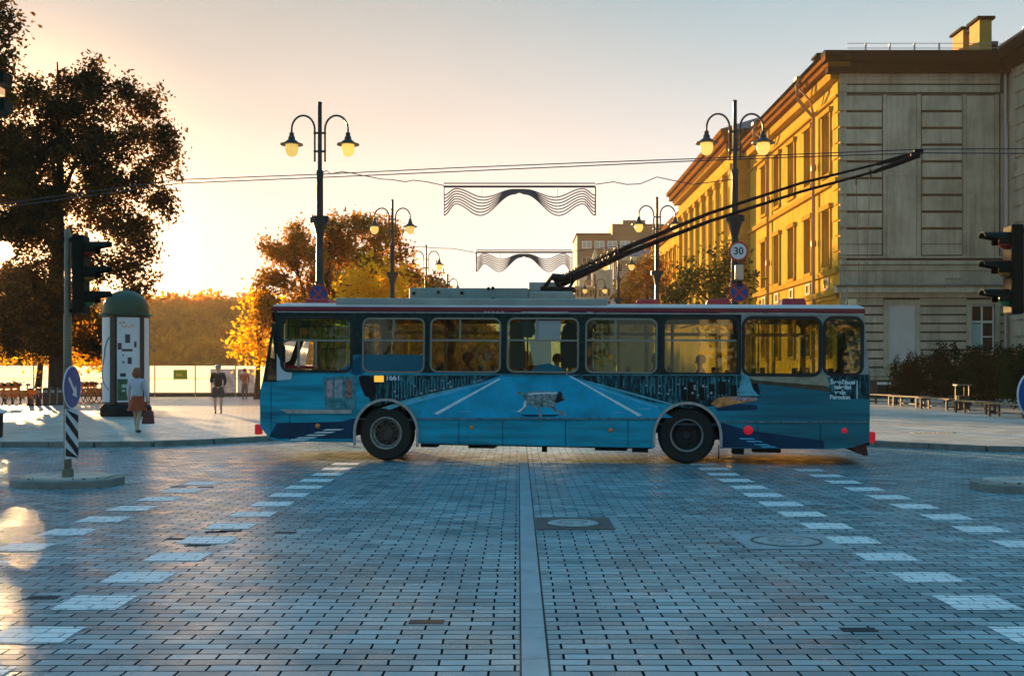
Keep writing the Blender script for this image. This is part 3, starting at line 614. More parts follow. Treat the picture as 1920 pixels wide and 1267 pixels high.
# far buildings closing the avenue
def fbox(t, name, m, px0, px1, py0, py1, Y, dy=12): 
    a, b = at(px0, py0, Y), at(px1, py1, Y); MB().bb(a.x, b.x, Y, Y+dy, 0 if py1 > 690 else b.z, a.z).build(name, m, t)
M_fb = mat('brown_panels', (.20, .13, .07), .8, var=.2, vs=.25); M_fl = mat('cream_stone', (.66, .54, .34), .8, var=.25, vs=.5); M_fg = mat('grey_stone', (.40, .37, .33), .8, var=.2, vs=.4)
M_fo = mat('amber_side', (.7, .42, .16), .8)
bD = thing('apartment_block', 'brown flat-roofed block rising far down the avenue, two steps high', 'building')
Yd = 190
fbox(bD, 'wall', M_fb, 1082, 1245, 440, 700, Yd+.0); fbox(bD, 'penthouse', M_fb, 1148, 1245, 420, 439.9, Yd+1); fbox(bD, 'stair_tower', M_fb, 1168, 1210, 413, 419.9, Yd+2, 6)
MB().bb(at(1080, 0, Yd).x, at(1146, 0, Yd).x, Yd-.5, Yd+12.2, at(0, 441, Yd).z, at(0, 438, Yd).z).build('parapet', M_cornd, bD)
for row, (y0, y1) in enumerate(((452, 466), (482, 496), (512, 526))):
    for c in range(6):
        x0 = 1091+c*24
        if x0 > 1225: continue
        p, q = at(x0, y1, Yd), at(x0+18, y0, Yd); f = MB().bb(p.x, q.x, Yd-.15, Yd-.01, p.z, q.z).build('window', M_white if row == 0 else M_fg, bD)
        MB().bb(p.x+.15, (p.x+q.x)/2-.08, Yd-.2, Yd-.16, p.z+.15, q.z-.15).bb((p.x+q.x)/2+.08, q.x-.15, Yd-.2, Yd-.16, p.z+.15, q.z-.15).build('pane', M_pane if row else mat('pale_pane', (.35, .45, .42), .2), f)
bE = thing('ornate_house', 'cream ornate town house with a turret and dormers far down the avenue', 'building')
Ye = 165
fbox(bE, 'wall', M_fl, 1077, 1142, 535, 700, Ye, 10); fbox(bE, 'wall', M_fl, 1120, 1150, 505, 700, Ye-1.0, 8)
for px, w, y0 in ((1092, 14, 505), (1116, 13, 470), (1133, 12, 480)):
    c = at(px, 0, Ye-.5); hw = w/2/F*Ye; z0, z1 = at(0, 540, Ye).z, at(0, y0+22, Ye).z; z2 = at(0, y0-2, Ye).z
    MB().lathe([(hw, 0), (hw, z1-z0), (hw*1.2, z1-z0+.1), (hw*.75, (z1+z2)/2-z0), (.08, z2-z0), (.05, z2-z0+1.2)], 10, (c.x, c.y, z0)).build('turret', M_fl, bE, smooth=True)
gl = MB()
for i in range(8):
    for j in range(6):
        p, q = at(1081+i*8.2, 556+j*22, Ye), at(1085+i*8.2, 543+j*22, Ye)
        yv = Ye-1.06 if p.x > at(1119, 0, Ye).x else Ye-.06
        gl.bb(p.x, q.x, yv, yv+.05, p.z, q.z)
gl.build('window_row', M_pane, bE, kind='stuff')
cn = MB()
for py in (538, 560, 582): p, q = at(1076, py+2, Ye), at(1151, py, Ye); cn.bb(p.x, q.x, Ye-1.3, Ye+.2, p.z, q.z)
cn.build('cornice', M_fl, bE)
bG = thing('grey_house', 'plain grey house with a slate roof behind the orange tree', 'building')
fbox(bG, 'wall', M_fg, 1150, 1246, 483, 700, 158, 10)
p, q = at(1146, 483, 158), at(1246, 462, 158)
MB().add([(p.x, 157, p.z), (q.x, 157, p.z), (q.x, 168.5, p.z), (p.x, 168.5, p.z), (p.x+1.5, 162, q.z), (q.x, 162, q.z)], [(0, 1, 5, 4), (4, 5, 2, 3), (0, 4, 3), (1, 2, 5), (0, 3, 2, 1)]).build('roof', mat('slate', (.07, .07, .09), .6, var=.2), bG)
MB().bb(p.x, q.x, 156.6, 157.9, p.z-.5, p.z-.01).build('gutter', M_fl, bG)
for i in range(5):
    for j in range(4):
        a, b = at(1158+i*17, 510+j*28, 158), at(1167+i*17, 492+j*28, 158); f = MB().bb(a.x, b.x, 157.9, 157.99, a.z, b.z).build('window', M_white, bG)
        MB().bb(a.x+.08, b.x-.08, 157.85, 157.89, a.z+.08, b.z-.08).build('pane', M_pane, f)

# ------------------------------------------------------------ white hoarding at the left
M_board = mat('hoarding_white', (.97, .96, .93), .6, var=.02, vs=.6, trans=.6)
hd = thing('hoarding', 'long white panelled construction hoarding along the back of the square', 'fence', (0, 0, 0))
YH = 65.; zt = 1.99; xh = -36.
i = 0
while xh < -14.0:
    wdt = 2.38; fp = MB().bb(xh+.01, xh+wdt-.01, YH, YH+.03, .32, zt); fp.build('panel', M_board, hd)
    xh += 2.4; i += 1
MB().bb(-36, -13.6, YH-.05, YH-.01, .11, .36).build('base_rail', mat('dark_rail', (.10, .09, .07), .8), hd)
MB().bb(-36, -13.6, YH-.03, YH-.004, 1.18, 1.21).bb(-36, -13.6, YH-.04, YH-.004, 1.95, 2.0).build('rail', M_steel, hd)
pg = MB()
for q in range(10): pg.bb(-36+q*2.4-.03, -36+q*2.4+.03, YH-.06, YH-.004, .11, 2.02)
pg.build('post', M_steel, hd, kind='stuff')
a, b = at(326, 711, YH), at(352, 693, YH)
gp = MB().bb(a.x, b.x, YH-.09, YH-.05, a.z, b.z).build('green_poster', mat('poster_green', (.30, .48, .03), .5), hd)
MB().bb(a.x+.15, b.x-.3, YH-.1, YH-.091, a.z+.2, a.z+.34).build('poster_print', mat('poster_yellow', (.8, .7, .1), .5), gp)
for x0, x1 in ((395, 442), (446, 478), (98, 113)):
    a, b = at(x0, 741, YH), at(x1, 690, YH); MB().bb(a.x, b.x, YH-.07, YH-.045, a.z+.15, b.z-.05).build('picture_poster', mat('poster_grey', (.72, .68, .68), .6, var=.35, vs=2.2), hd)

# ------------------------------------------------------------ street lamps
M_glow = mat('lamp_globe', (.95, .80, .42), .25, trans=.6, emit=(1, .72, .22), es=.28)  # low emission adds the glow of sunlight through the unlit globes
M_post = mat('lamp_post_paint', (.03, .034, .036), .4, .3, var=.2)
def arcpts(s, off):
    p = [(s*off, 0, 7.42), (s*off, 0, 8.3)]
    r = (.77-off)/2
    for i in range(1, 12): t = PI*i/12; p.append((s*(off+r-r*math.cos(t)), 0, 8.3+.38*math.sin(t)))
    p += [(s*.77, 0, 8.3), (s*.77, 0, 8.18)]; return p
def lamp_post():
    t = thing('street_lamp', 'x', 'street lamp', (0, 0, 0), 0, 'double street lamps along the avenue')
    b = MB(); b.lathe([(.16, .1), (.16, .5), (.12, .6), (.10, 3.9), (.13, 3.95), (.13, 4.1), (.105, 4.15), (.095, 5.4), (.09, 7.0), (.10, 7.05), (.10, 7.15), (.06, 7.2), (.055, 9.0), (.065, 9.02), (.05, 9.05)], 14)
    b.build('pole', M_post, t, smooth=True)
    MB().lathe([(.10, 5.35), (.12, 5.45), (.16, 5.62), (.24, 5.85), (.25, 5.92), (.12, 5.9)], 10).box((0, 0, 5.83), (.5, .14, .16)).build('bracket_box', M_post, t)
    for s in (-1, 1):
        a = MB().tube(arcpts(s, .14), .028, 8)
        for z_ in (7.7, 8.2): a.tube([(0, 0, z_), (s*.17, 0, z_)], .03, 6)
        ar = a.build('lamp_arm', M_post, t, smooth=True)
        hd_ = MB().lathe([(.04, 8.22), (.065, 8.2), (.065, 8.12), (.09, 8.09), (.10, 8.02), (.19, 7.95), (.20, 7.92), (.31, 7.9), (.31, 7.875), (.17, 7.885), (.15, 7.9)], 18, (s*.77, 0, 0)).build('lamp_shade', M_post, ar, smooth=True)
        MB().lathe([(.17, 7.88), (.185, 7.8), (.175, 7.7), (.12, 7.6), (.05, 7.56), (.001, 7.555)], 16, (s*.77, 0, 0)).build('globe', M_glow, ar, smooth=True)
    return t
lp0 = lamp_post(); first = True
for x, y_, lab in ((-5.43, 29.9, 'street lamp standing nearest behind the bus front, carrying a no-stopping sign'), (-5.43, 47.1, 'second lamp of the left row, its globes over the orange tree'),
                   (-5.43, 64.3, 'third lamp of the left row, thin and pale against the sky'), (-5.43, 84, 'farthest visible lamp of the left row, low over the roof box'),
                   (5.88, 29.7, 'street lamp before the yellow facade, carrying the 30 sign'), (5.88, 46.4, 'second lamp of the right row, crossed by the trolley poles'),
                   (5.88, 64.3, 'third lamp of the right row, before the grey house'), (5.88, 84, 'farthest visible lamp of the right row, before the ornate cream house')):
    if first: lp0.location = (x, y_, 0); lp0['label'] = lab; first = False
    else: dup(lp0, (x, y_, 0), None, lab)

M_sred = mat('sign_red', (.45, .03, .03), .4); M_sblue = mat('sign_blue', (.004, .07, .28), .4, spec=.3); M_swhite = mat('sign_white', (.72, .72, .74), .4); M_sblk = mat('sign_black', (.01, .01, .012), .5)
def disc(b, r, y0, y1, n=32, cx=0, cz=0): b.prism([(cx+r*math.cos(2*PI*i/n), cz+r*math.sin(2*PI*i/n)) for i in range(n)], lambda a, c, t: (a, y0+t, c), y1-y0)
def round_sign(label, loc, kind):
    t = thing('road_sign', label, 'road sign', loc)
    b = MB(); disc(b, .27, 0, .02); b.build('plate', M_sred, t)
    if kind == '30':
        b = MB(); disc(b, .215, -.004, -.001); b.build('face', M_swhite, t)
        mesh_obj(text_mesh('30', .27, .004), 'number', M_sblk, t, (0, -.007, -.0))
    else:
        b = MB(); disc(b, .225, -.004, -.001); b.build('face', M_sblue, t)
        b = MB()
        for a in (45, -45): b.box((0, -.006, 0), (.44, .003, .055), M=Matrix.Rotation(R(a), 4, 'Y'))
        b.v = [(x, y-(.001 if i >= 8 else 0), z) for i, (x, y, z) in enumerate(b.v)]
        b.build('cross', M_sred, t)
    MB().bb(-.03, .03, .02, .09, -.2, .2).build('clamp', M_steel, t)
round_sign('round no-stopping sign peeping over the bus roof on the left lamp', (-5.43, 29.66, H+(VY-552)/68.6), 'x')
round_sign('round 30 speed limit sign on the right lamp', (5.93, 29.46, H+(VY-473)/69), '30')
round_sign('round no-stopping sign below the 30 sign on the right lamp', (5.95, 29.46, H+(VY-549)/69), 'x')
t = thing('loudspeaker', 'small grey device box on the right lamp between its two signs', 'box', (5.95, 29.5, H+(VY-512)/69))
MB().box((0, 0, 0), (.22, .16, .4)).build('housing', M_steel, t, bevel=.02); MB().box((0, -.03, -.3), (.14, .1, .16)).build('bracket', M_black, t)

# ------------------------------------------------------------ garlands on span wires
M_wire = mat('wire', (.05, .045, .045), .5, .4)
M_garl = mat('garland_tube', (.17, .12, .12), .5)
def ckey(K, u):
    for (a, p), (b, q) in zip(K, K[1:]):
        if u <= b: t = (u-a)/(b-a); return p+(q-p)*(.5-.5*math.cos(PI*t))
    return K[-1][1]
def garland(label, px0, px1, pyt, pyb, Y, th):
    t = thing('garland', label, 'garland', (0, 0, 0), 0, 'wavy light garlands over the avenue')
    a, b = at(px0, pyt, Y), at(px1, pyt, Y); w = b.x-a.x; z = a.z; h = (pyb-pyt)/F*Y
    fb = MB().tube([a, b], th*1.3, 6).tube([a+Vector((0, 0, .09)), b+Vector((0, 0, .09))], th*.7, 6).tube([a, a-Vector((0, 0, h*1.0))], th, 6).tube([b, b-Vector((0, 0, h*1.0))], th, 6)
    fb.tube([a+Vector((w*.25, 0, 0)), a+Vector((w*.25, 0, -h*.35))], th*.4, 5).tube([a+Vector((w*.75, 0, 0)), a+Vector((w*.75, 0, -h*.35))], th*.4, 5)
    fb.build('frame', M_wire, t)
    for k_ in range(7):
        wv = MB(); f = k_/6
        for s in (0, 1):
            pts = []
            for i in range(37):
                u = i/36                                         # 0 at the outer end, 1 at the knot in the middle
                off = ckey(((0, -.30), (.16, -.07), (.53, -.37), (.93, -.10), (1, -.10)), u)*(1-f)+ckey(((0, -1.0), (.16, -.60), (.48, -1.0), (.93, -.26), (1, -.2)), u)*f
                pts.append((a.x+(w*u/2 if s == 0 else w-w*u/2), Y, z+h*off))
            wv.tube(pts, th*.75, 5)
        wv.build('wave', M_garl, t)
    return t
garland('nearer wavy garland hanging high over the middle of the avenue', 832, 1116, 350, 404, 29.9, .022)
garland('farther wavy garland, smaller and paler, below the first one', 893, 1072, 473, 509, 47.0, .028)
def cable(name, label, pts, r, cat='cable', group=None):
    o = MB().tube(pts, r, 6).build(name, M_wire, None, smooth=True); o['label'] = label; o['category'] = cat
    if group: o['group'] = group
    return o
Yg = 29.9
cable('span_wire', 'thin wavy cable from the left lamp to the nearer garland', [at(x, y, Yg) for x, y in ((603, 325), (612, 320), (620, 326), (642, 322), (660, 325), (685, 330), (715, 336), (735, 337), (760, 341), (775, 338), (800, 341), (832, 348))], .012)
cable('span_wire', 'thin wavy cable from the nearer garland to the right lamp', [at(x, y, Yg) for x, y in ((1116, 346), (1150, 341), (1175, 346), (1200, 345), (1232, 332), (1260, 338), (1300, 346), (1376, 336))], .012)
cable('span_wire', 'thin cable from a left row lamp to the farther garland', [at(x, y, 47) for x, y in ((741, 470), (775, 463), (790, 462), (810, 465), (850, 466), (893, 474))], .014)
cable('span_wire', 'thin cable from the farther garland to a right row lamp', [at(x, y, 47) for x, y in ((1072, 472), (1100, 468), (1160, 462), (1231, 455))], .014)
W1 = [(-40, 395, 25), (335, 344, 23.3), (600, 333, 22.6), (850, 322, 21.9), (1100, 311, 21.2), (1300, 302, 20.7), (1480, 295, 20.2), (1730, 287, 19.6), (1925, 288, 19.2), (2600, 300, 18.2)]
W2 = [(-40, 388, 25.5), (335, 337, 23.9), (600, 327, 23.2), (850, 315, 22.5), (1100, 305, 21.8), (1300, 298, 21.3), (1480, 290, 20.8), (1730, 280, 20.2), (1925, 279, 19.8), (2600, 290, 18.8)]
cable('trolley_wire', 'lower of the two overhead trolley wires across the square', [at(*p) for p in W1], .010, group='overhead trolley wires')
cable('trolley_wire', 'upper of the two overhead trolley wires across the square', [at(*p) for p in W2], .010, group='overhead trolley wires')

# ------------------------------------------------------------ trolleybus (local x = along the near side, y = away from the camera)
BO = Vector((-5.0, 21.13, .062)); BRZ, BRY = -math.atan2(1.33, 11.36), R(.6)
bus = thing('trolleybus', 'blue trolleybus with a printed road and running dog on its side, crossing the square', 'trolleybus', BO)
bus.rotation_euler = (0, BRY, BRZ)
BM = Matrix.Translation(BO) @ Matrix.Rotation(BRZ, 4, 'Z') @ Matrix.Rotation(BRY, 4, 'Y'); BI = BM.inverted()
def bp(px, py, yl=0.):
    c = BI @ Vector((0, 0, H)); d = BI.to_3x3() @ Vector(((px-VX)/F, 1, (VY-py)/F)); t = (yl-c.y)/d.y; p = c+d*t; return (p.x, p.z)
def bpl(L_, yl=0.): return [bp(x, y, yl) for x, y in L_]

def wrap_mat():
    m = bpy.data.materials.new('bus_wrap_blue'); m.use_nodes = True; t = m.node_tree; b = t.nodes['Principled BSDF']
    c = t.nodes.new('ShaderNodeTexCoord'); mp_ = t.nodes.new('ShaderNodeMapping'); mp_.inputs['Scale'].default_value = (.35, 1, 3.5); mp_.inputs['Rotation'].default_value = (0, R(8), 0)
    t.links.new(c.outputs['Object'], mp_.inputs[0]); n = t.nodes.new('ShaderNodeTexNoise'); n.inputs['Scale'].default_value = 1.6; n.inputs['Detail'].default_value = 7; n.inputs['Roughness'].default_value = .6
    t.links.new(mp_.outputs[0], n.inputs['Vector']); rr = ramp(t, [(.33, (.0, .15, .23)), (.5, (.0, .34, .50)), (.68, (.002, .50, .72))]); t.links.new(n.outputs['Fac'], rr.inputs[0])
    sp = t.nodes.new('ShaderNodeSeparateXYZ'); t.links.new(c.outputs['Object'], sp.inputs[0]); mr = t.nodes.new('ShaderNodeMapRange'); mr.inputs['From Min'].default_value = 7.8; mr.inputs['From Max'].default_value = 9.6
    t.links.new(sp.outputs['X'], mr.inputs['Value']); mx = t.nodes.new('ShaderNodeMix'); mx.data_type = 'RGBA'; t.links.new(mr.outputs[0], mx.inputs[0]); t.links.new(rr.outputs[0], mx.inputs[6])
    r2 = ramp(t, [(.35, (.006, .12, .17)), (.65, (.012, .23, .30))]); t.links.new(n.outputs['Fac'], r2.inputs[0]); t.links.new(r2.outputs[0], mx.inputs[7])
    gz = t.nodes.new('ShaderNodeMapRange'); gz.inputs['From Min'].default_value = 1.25; gz.inputs['From Max'].default_value = .3; t.links.new(sp.outputs['Z'], gz.inputs['Value'])
    gn = t.nodes.new('ShaderNodeTexNoise'); gn.inputs['Scale'].default_value = 4.5; gn.inputs['Detail'].default_value = 9; gn.inputs['Roughness'].default_value = .8; t.links.new(c.outputs['Object'], gn.inputs['Vector'])
    gr = ramp(t, [(.48, (0, 0, 0)), (.75, (.65, .65, .65))]); t.links.new(gn.outputs['Fac'], gr.inputs[0])
    gm = t.nodes.new('ShaderNodeMath'); gm.operation = 'MULTIPLY'; t.links.new(gz.outputs[0], gm.inputs[0]); t.links.new(gr.outputs[0], gm.inputs[1])
    g2 = t.nodes.new('ShaderNodeMix'); g2.data_type = 'RGBA'; t.links.new(gm.outputs[0], g2.inputs[0]); t.links.new(mx.outputs[2], g2.inputs[6]); g2.inputs[7].default_value = (.10, .11, .10, 1); mx = g2
    t.links.new(mx.outputs[2], b.inputs['Base Color']); b.inputs['Roughness'].default_value = .42; b.inputs['Specular IOR Level'].default_value = .3
    n2 = t.nodes.new('ShaderNodeTexNoise'); n2.inputs['Scale'].default_value = 1.2; t.links.new(c.outputs['Object'], n2.inputs['Vector'])
    bu = t.nodes.new('ShaderNodeBump'); bu.inputs['Strength'].default_value = .12; bu.inputs['Distance'].default_value = .05; t.links.new(n2.outputs['Fac'], bu.inputs['Height']); t.links.new(bu.outputs[0], b.inputs['Normal'])
    return m
M_wrap = wrap_mat()
M_band = mat('bus_band_dark', (.002, .005, .005), .5, vs=9, spec=.25, col2=(.02, .045, .04)); M_bandg = mat('bus_band_grey', (.30, .32, .29), .45, var=.2, vs=3, )
M_red = mat('bus_red', (.22, .015, .03), .35, var=.15, vs=2); M_hatch = mat('hatch_red', (.42, .02, .03), .4)
M_roofw = mat('bus_roof_white', (.62, .52, .50), .4, var=.08, vs=2); M_rbox = mat('roof_box_grey', (.34, .36, .33), .6, var=.18, vs=1.6)
M_trimg = mat('bus_trim_silver', (.42, .42, .40), .45, .3, var=.25, vs=8)
M_gl = glass_mat('bus_glass', (.62, .67, .54), .02, .9, .015); M_glc = glass_mat('bus_glass_clear', (.9, .88, .75), .02, .8, .02)
M_film = glass_mat('bus_film_blue', (.10, .40, .50), .1, .6, .40, (.0, .30, .46))
M_inside = mat('bus_interior', (.10, .11, .07), .7); M_seat = mat('bus_seat', (.03, .05, .12), .8); M_rail_y = mat('handrail_yellow', (.75, .6, .12), .4)

ZW = bp(1060, 702)[1]; ZC = bp(1060, 585)[1]          # waist and cant rail
arcs = []
def arch(cx, cy, r=.60):
    c = bp(cx, cy); return [(c[0]+r*math.cos(t), c[1]+r*math.sin(t)) for t in [PI-PI*i/16 for i in range(17)]]
A1, A2 = arch(724, 809), arch(1289, 817)
x0, xE = bp(488, 760)[0], bp(1631, 760)[0]
zb1, zb2, zb3 = bp(600, 828)[1], bp(1000, 835)[1], bp(1450, 842)[1]
low = [(x0, bp(490, 735)[1]), bp(488, 800), bp(506, 822), bp(530, 827), (A1[0][0], zb1)]+A1+[(A1[-1][0], zb2), (A2[0][0], zb2)]+A2+[(A2[-1][0], zb3), bp(1560, 842), bp(1600, 838), (xE, bp(1628, 828)[1]), (xE, ZW), (bp(519, 700)[0], ZW), bp(519, 715), bp(492, 715)]
mesh_obj(sheet(low, (), .05), 'side_panel', M_wrap, bus)
mesh_obj(sheet(low, (), .05), 'side_panel', M_wrap, bus, (0, 2.45, 0))
WN = [('a', 530, 658, 597, 693), ('b', 680, 796, 597, 697), ('b', 807, 939, 597, 697), ('b', 951, 1085, 597, 697), ('b', 1098, 1232, 598, 698), ('c', 1245, 1383, 598, 699), ('c', 1395, 1537, 598, 700), ('c', 1547, 1615, 598, 700)]
def wrect(a, b, c, d, r=.13, g=0.):
    p, q = bp(a, d), bp(b, c); return rrect(p[0]-g, q[0]+g, p[1]-g, q[1]+g, r+g)
dk = [(bp(519, 702)[0], ZW+.001), (bp(1389, 702)[0], ZW+.001), (bp(1389, 702)[0], ZC), (bp(514, 585)[0], ZC), bp(519, 618)]
qg = bpl([(500, 712), (518, 712), (520, 618), (511, 622)])
mesh_obj(sheet(dk, [wrect(*w[1:]) for w in WN[:6]], .05), 'window_band', M_band, bus)
gk = [(bp(1389.5, 702)[0], ZW+.001), (xE-.01, ZW+.001), (bp(1621, 610)[0], bp(1621, 610)[1]), (bp(1620, 590)[0], ZC), (bp(1389.5, 585)[0], ZC)]
mesh_obj(sheet(gk, [wrect(*w[1:]) for w in WN[6:]], .05), 'window_band', M_bandg, bus)
me = sheet([(bp(519, 702)[0], ZW+.001), (xE-.01, ZW+.001), (bp(1620, 590)[0], ZC), (bp(514, 585)[0], ZC)], [wrect(*w[1:], ) for w in WN], .05)
mesh_obj(me, 'far_window_band', M_inside, bus, (0, 2.45, 0))
M_sil = mat('window_silver', (.26, .27, .24), .4, .4); M_gask = mat('window_gasket', (.012, .014, .013), .6)
for i, w in enumerate(WN):
    kd, a, b, c, d = w; fmx = M_sil if kd == 'b' else M_gask; g = .028 if kd == 'b' else .06
    fo = mesh_obj(sheet(wrect(a, b, c, d, .13, .012 if kd == 'b' else .05), [wrect(a+ (2 if kd=='b' else 1), b-(2 if kd=='b' else 1), c+(2 if kd=='b' else 1), d-(2 if kd=='b' else 1), .11)], .03), 'window', fmx, bus, (0, -.012, 0))
    bars = MB()
    if kd in 'ab' or i == 5:
        zb = bp((a+b)/2, 638)[1]; xa, xb = bp(a, 638)[0], bp(b, 638)[0]; bars.bb(xa+.02, xb-.02, .004, .03, zb-.018, zb+.018)
        if kd == 'b':
            xm = bp(a+(b-a)*(.5 if i == 1 else .42 if i != 4 else .42), 620)[0]; bars.bb(xm-.016, xm+.016, .006, .028, zb+.018, bp((a+b)/2, c)[1]-.01)
    if i == 0:
        p, q = bp(532, 688), bp(594, 636); bars.bb(p[0], q[0], -.004, .022, q[1]-.03, q[1]).bb(q[0]-.035, q[0], -.004, .022, p[1], q[1]-.03).bb(bp(566, 0)[0]-.02, bp(566, 0)[0]+.025, -.002, .02, p[1], q[1]-.03)
    if i == 6: bars.bb(bp(1456, 650)[0]-.015, bp(1456, 650)[0]+.015, .3, .34, bp(1456, 700)[1], bp(1456, 600)[1])
    if bars.v: bars.build('divider', M_sil if kd != 'c' else M_sil, fo, loc=(0, .012, 0))
    if i == 0:
        p, q = bp(533, 690), bp(592, 640)
        mesh_obj(sheet(wrect(a, b, c, d), [[(p[0], p[1]), (q[0], p[1]), (q[0], q[1]), (p[0], q[1])]], .006), 'pane', glass_mat('cab_glass', (.80, .84, .62), .02, .8, .03), fo, (0, .034, 0))
    else: mesh_obj(sheet(wrect(a, b, c, d), (), .006), 'pane', M_gl, fo, (0, .034, 0))
    mesh_obj(sheet(wrect(a, b, c, d), (), .006), 'far_pane', glass_mat('far_glass', (.80, .84, .64), .05, .5, .01), bus, (0, 2.47, 0)) if i else None
mesh_obj(sheet(bpl([(522, 697), (519, 716), (493, 716), (511, 605), (519, 605)]), [qg], .05), 'front_pillar', M_band, bus)
mesh_obj(sheet(qg, (), .006), 'quarter_glass', M_glc, bus, (0, .02, 0))
mesh_obj(sheet(bpl([(519, 663), (533, 692), (548, 697), (546, 711), (519, 713)]), (), .004), 'white_corner_panel', mat('panel_white', (.62, .66, .72), .4), bus, (0, -.006, 0))
# cant rail and roof, extruded along the bus
def roofsec(yc, prof, m, name, u0=None, u1=None):
    b = MB(); xa = bp(508, 585)[0] if u0 is None else u0; xb = bp(1622, 585)[0] if u1 is None else u1
    n = len(prof); vs = [(xa+dx, y, z) for dx, y, z in prof]+[(xb-dx*.4, y, z) for dx, y, z in prof]
    b.add(vs, [tuple(range(n))[::-1], tuple(range(n, 2*n))]+[(i, i+1, n+i+1, n+i) for i in range(n-1)]); return b.build(name, m, bus, smooth=True)
ZR = bp(1060, 573)[1]
roofsec(0, [(0, -.001, ZC+.0), (.0, -.012, ZC+.03), (.02, .0, ZC+.085), (.02, 2.5, ZC+.085), (.0, 2.512, ZC+.03), (0, 2.501, ZC+.0)], M_red, 'cant_rail')
roofsec(0, [(.02, .002, ZC+.086), (.06, .05, ZC+.12), (.2, .3, ZC+.17), (.3, 1.25, ZC+.19), (.2, 2.2, ZC+.17), (.06, 2.45, ZC+.12), (.02, 2.5, ZC+.086)], M_roofw, 'roof')
MB().bb(bp(520, 585)[0], bp(1618, 585)[0], -.016, -.003, ZC-.032, ZC-.012).build('drip_rail', M_trimg, bus)
# pale and coloured printed patches along the top band
def decal(name, L_, m, k=1, parent=None):
    pts = bpl(L_); b = MB(); b.prism(pts, lambda a, c, t: (a, -.002*k-.0015+t, c), .0012); return b.build(name, m, parent or bus)
def cm_(name, c, r=.45, v=.15, vs=6, col2=None): return mat(name, c, r, var=v, vs=vs, spec=.3, col2=col2)
P_white = cm_('print_white', (.70, .85, .92)); P_pale = cm_('print_pale_teal', (.12, .42, .52), v=.4)
def streak_mat(name, stops, sx=16., sz=2.2, nsc=1., rough=.45):
    m = bpy.data.materials.new(name); m.use_nodes = True; t = m.node_tree; b = t.nodes['Principled BSDF']; b.inputs['Roughness'].default_value = rough; b.inputs['Specular IOR Level'].default_value = .25
    c = t.nodes.new('ShaderNodeTexCoord'); q = t.nodes.new('ShaderNodeMapping'); q.inputs['Scale'].default_value = (sx, 1, sz); t.links.new(c.outputs['Object'], q.inputs[0])
    n = t.nodes.new('ShaderNodeTexNoise'); n.inputs['Scale'].default_value = nsc; n.inputs['Detail'].default_value = 6; n.inputs['Roughness'].default_value = .7; t.links.new(q.outputs[0], n.inputs['Vector'])
    rr = ramp(t, stops); t.links.new(n.outputs['Fac'], rr.inputs[0]); t.links.new(rr.outputs[0], b.inputs['Base Color']); return m
P_dark = streak_mat('print_dark', [(.40, (.001, .003, .006)), (.50, (.004, .035, .05)), (.58, (.02, .14, .18)), (.66, (.12, .30, .34)), (.74, (.01, .05, .07))], 13, 3.); P_teal = cm_('print_teal', (.01, .12, .16), vs=8, col2=(.10, .34, .40))
P_cyan = cm_('print_cyan', (.10, .50, .75)); P_deep = cm_('print_deep_blue', (.0, .04, .10), v=.3, vs=2); P_cream = cm_('print_cream', (.40, .34, .24), v=.3, vs=3); P_brown = cm_('print_brown', (.09, .06, .035), v=.4)
P_orange = cm_('print_orange', (.70, .25, .08), v=.5, vs=7); P_pink = cm_('print_pink', (.5, .30, .33), v=.5, vs=12); P_grey = cm_('print_grey', (.30, .36, .40), v=.4, vs=10)
P_sky = cm_('print_sky_grey', (.42, .45, .46))
decal('printed_sky', [(973, 581), (1066, 581), (1066, 587), (980, 587)], P_sky); 
for x in (907, 914, 922, 931, 940): decal('printed_house', [(x, 580), (x+5, 580), (x+5, 587), (x, 587)], P_sky)
for x0_, x1_, mm in ((1072, 1086, P_deep), (1100, 1112, P_sky), (1118, 1180, P_brown), (1350, 1430, P_cream), (1440, 1530, P_grey)): decal('top_band_print', [(x0_, 580), (x1_, 580), (x1_, 587), (x0_, 587)], mm)
# the printed street: dark forest and railings either side, a road to the vanishing point, white lines
def rgb_mural():
    pass
decal('printed_forest', [(676, 703), (942, 703), (930, 711), (700, 762), (690, 742), (676, 716)], P_dark, 1)
decal('printed_forest', [(1068, 703), (1392, 703), (1420, 714), (1428, 744), (1345, 760), (1290, 766), (1215, 752), (1130, 724)], P_dark, 1)
decal('printed_road', [(944, 703), (1066, 703), (1220, 757), (1262, 783), (786, 783), (805, 745), (880, 722)], cm_('print_road_blue', (.0, .40, .66), v=.25, vs=1.5), 2)
decal('printed_kerb', [(715, 764), (790, 742), (918, 712), (921, 714), (792, 746), (730, 768)], P_pale, 2)
decal('printed_kerb', [(752, 757), (850, 731), (925, 712), (927, 714), (853, 735), (757, 761)], P_cyan, 3)
decal('printed_kerb', [(1072, 706), (1160, 729), (1262, 757), (1260, 760), (1160, 733), (1075, 709)], P_pale, 2)
decal('printed_kerb', [(1070, 707), (1130, 728), (1235, 762), (1232, 765), (1128, 731), (1068, 709)], P_cyan, 3)
decal('printed_line', [(813, 775), (936, 709), (940, 710), (821, 777)], P_white, 4)
decal('printed_line', [(1060, 701), (1064, 701), (1204, 778), (1197, 780)], P_white, 4)
rl = random.Random(3)
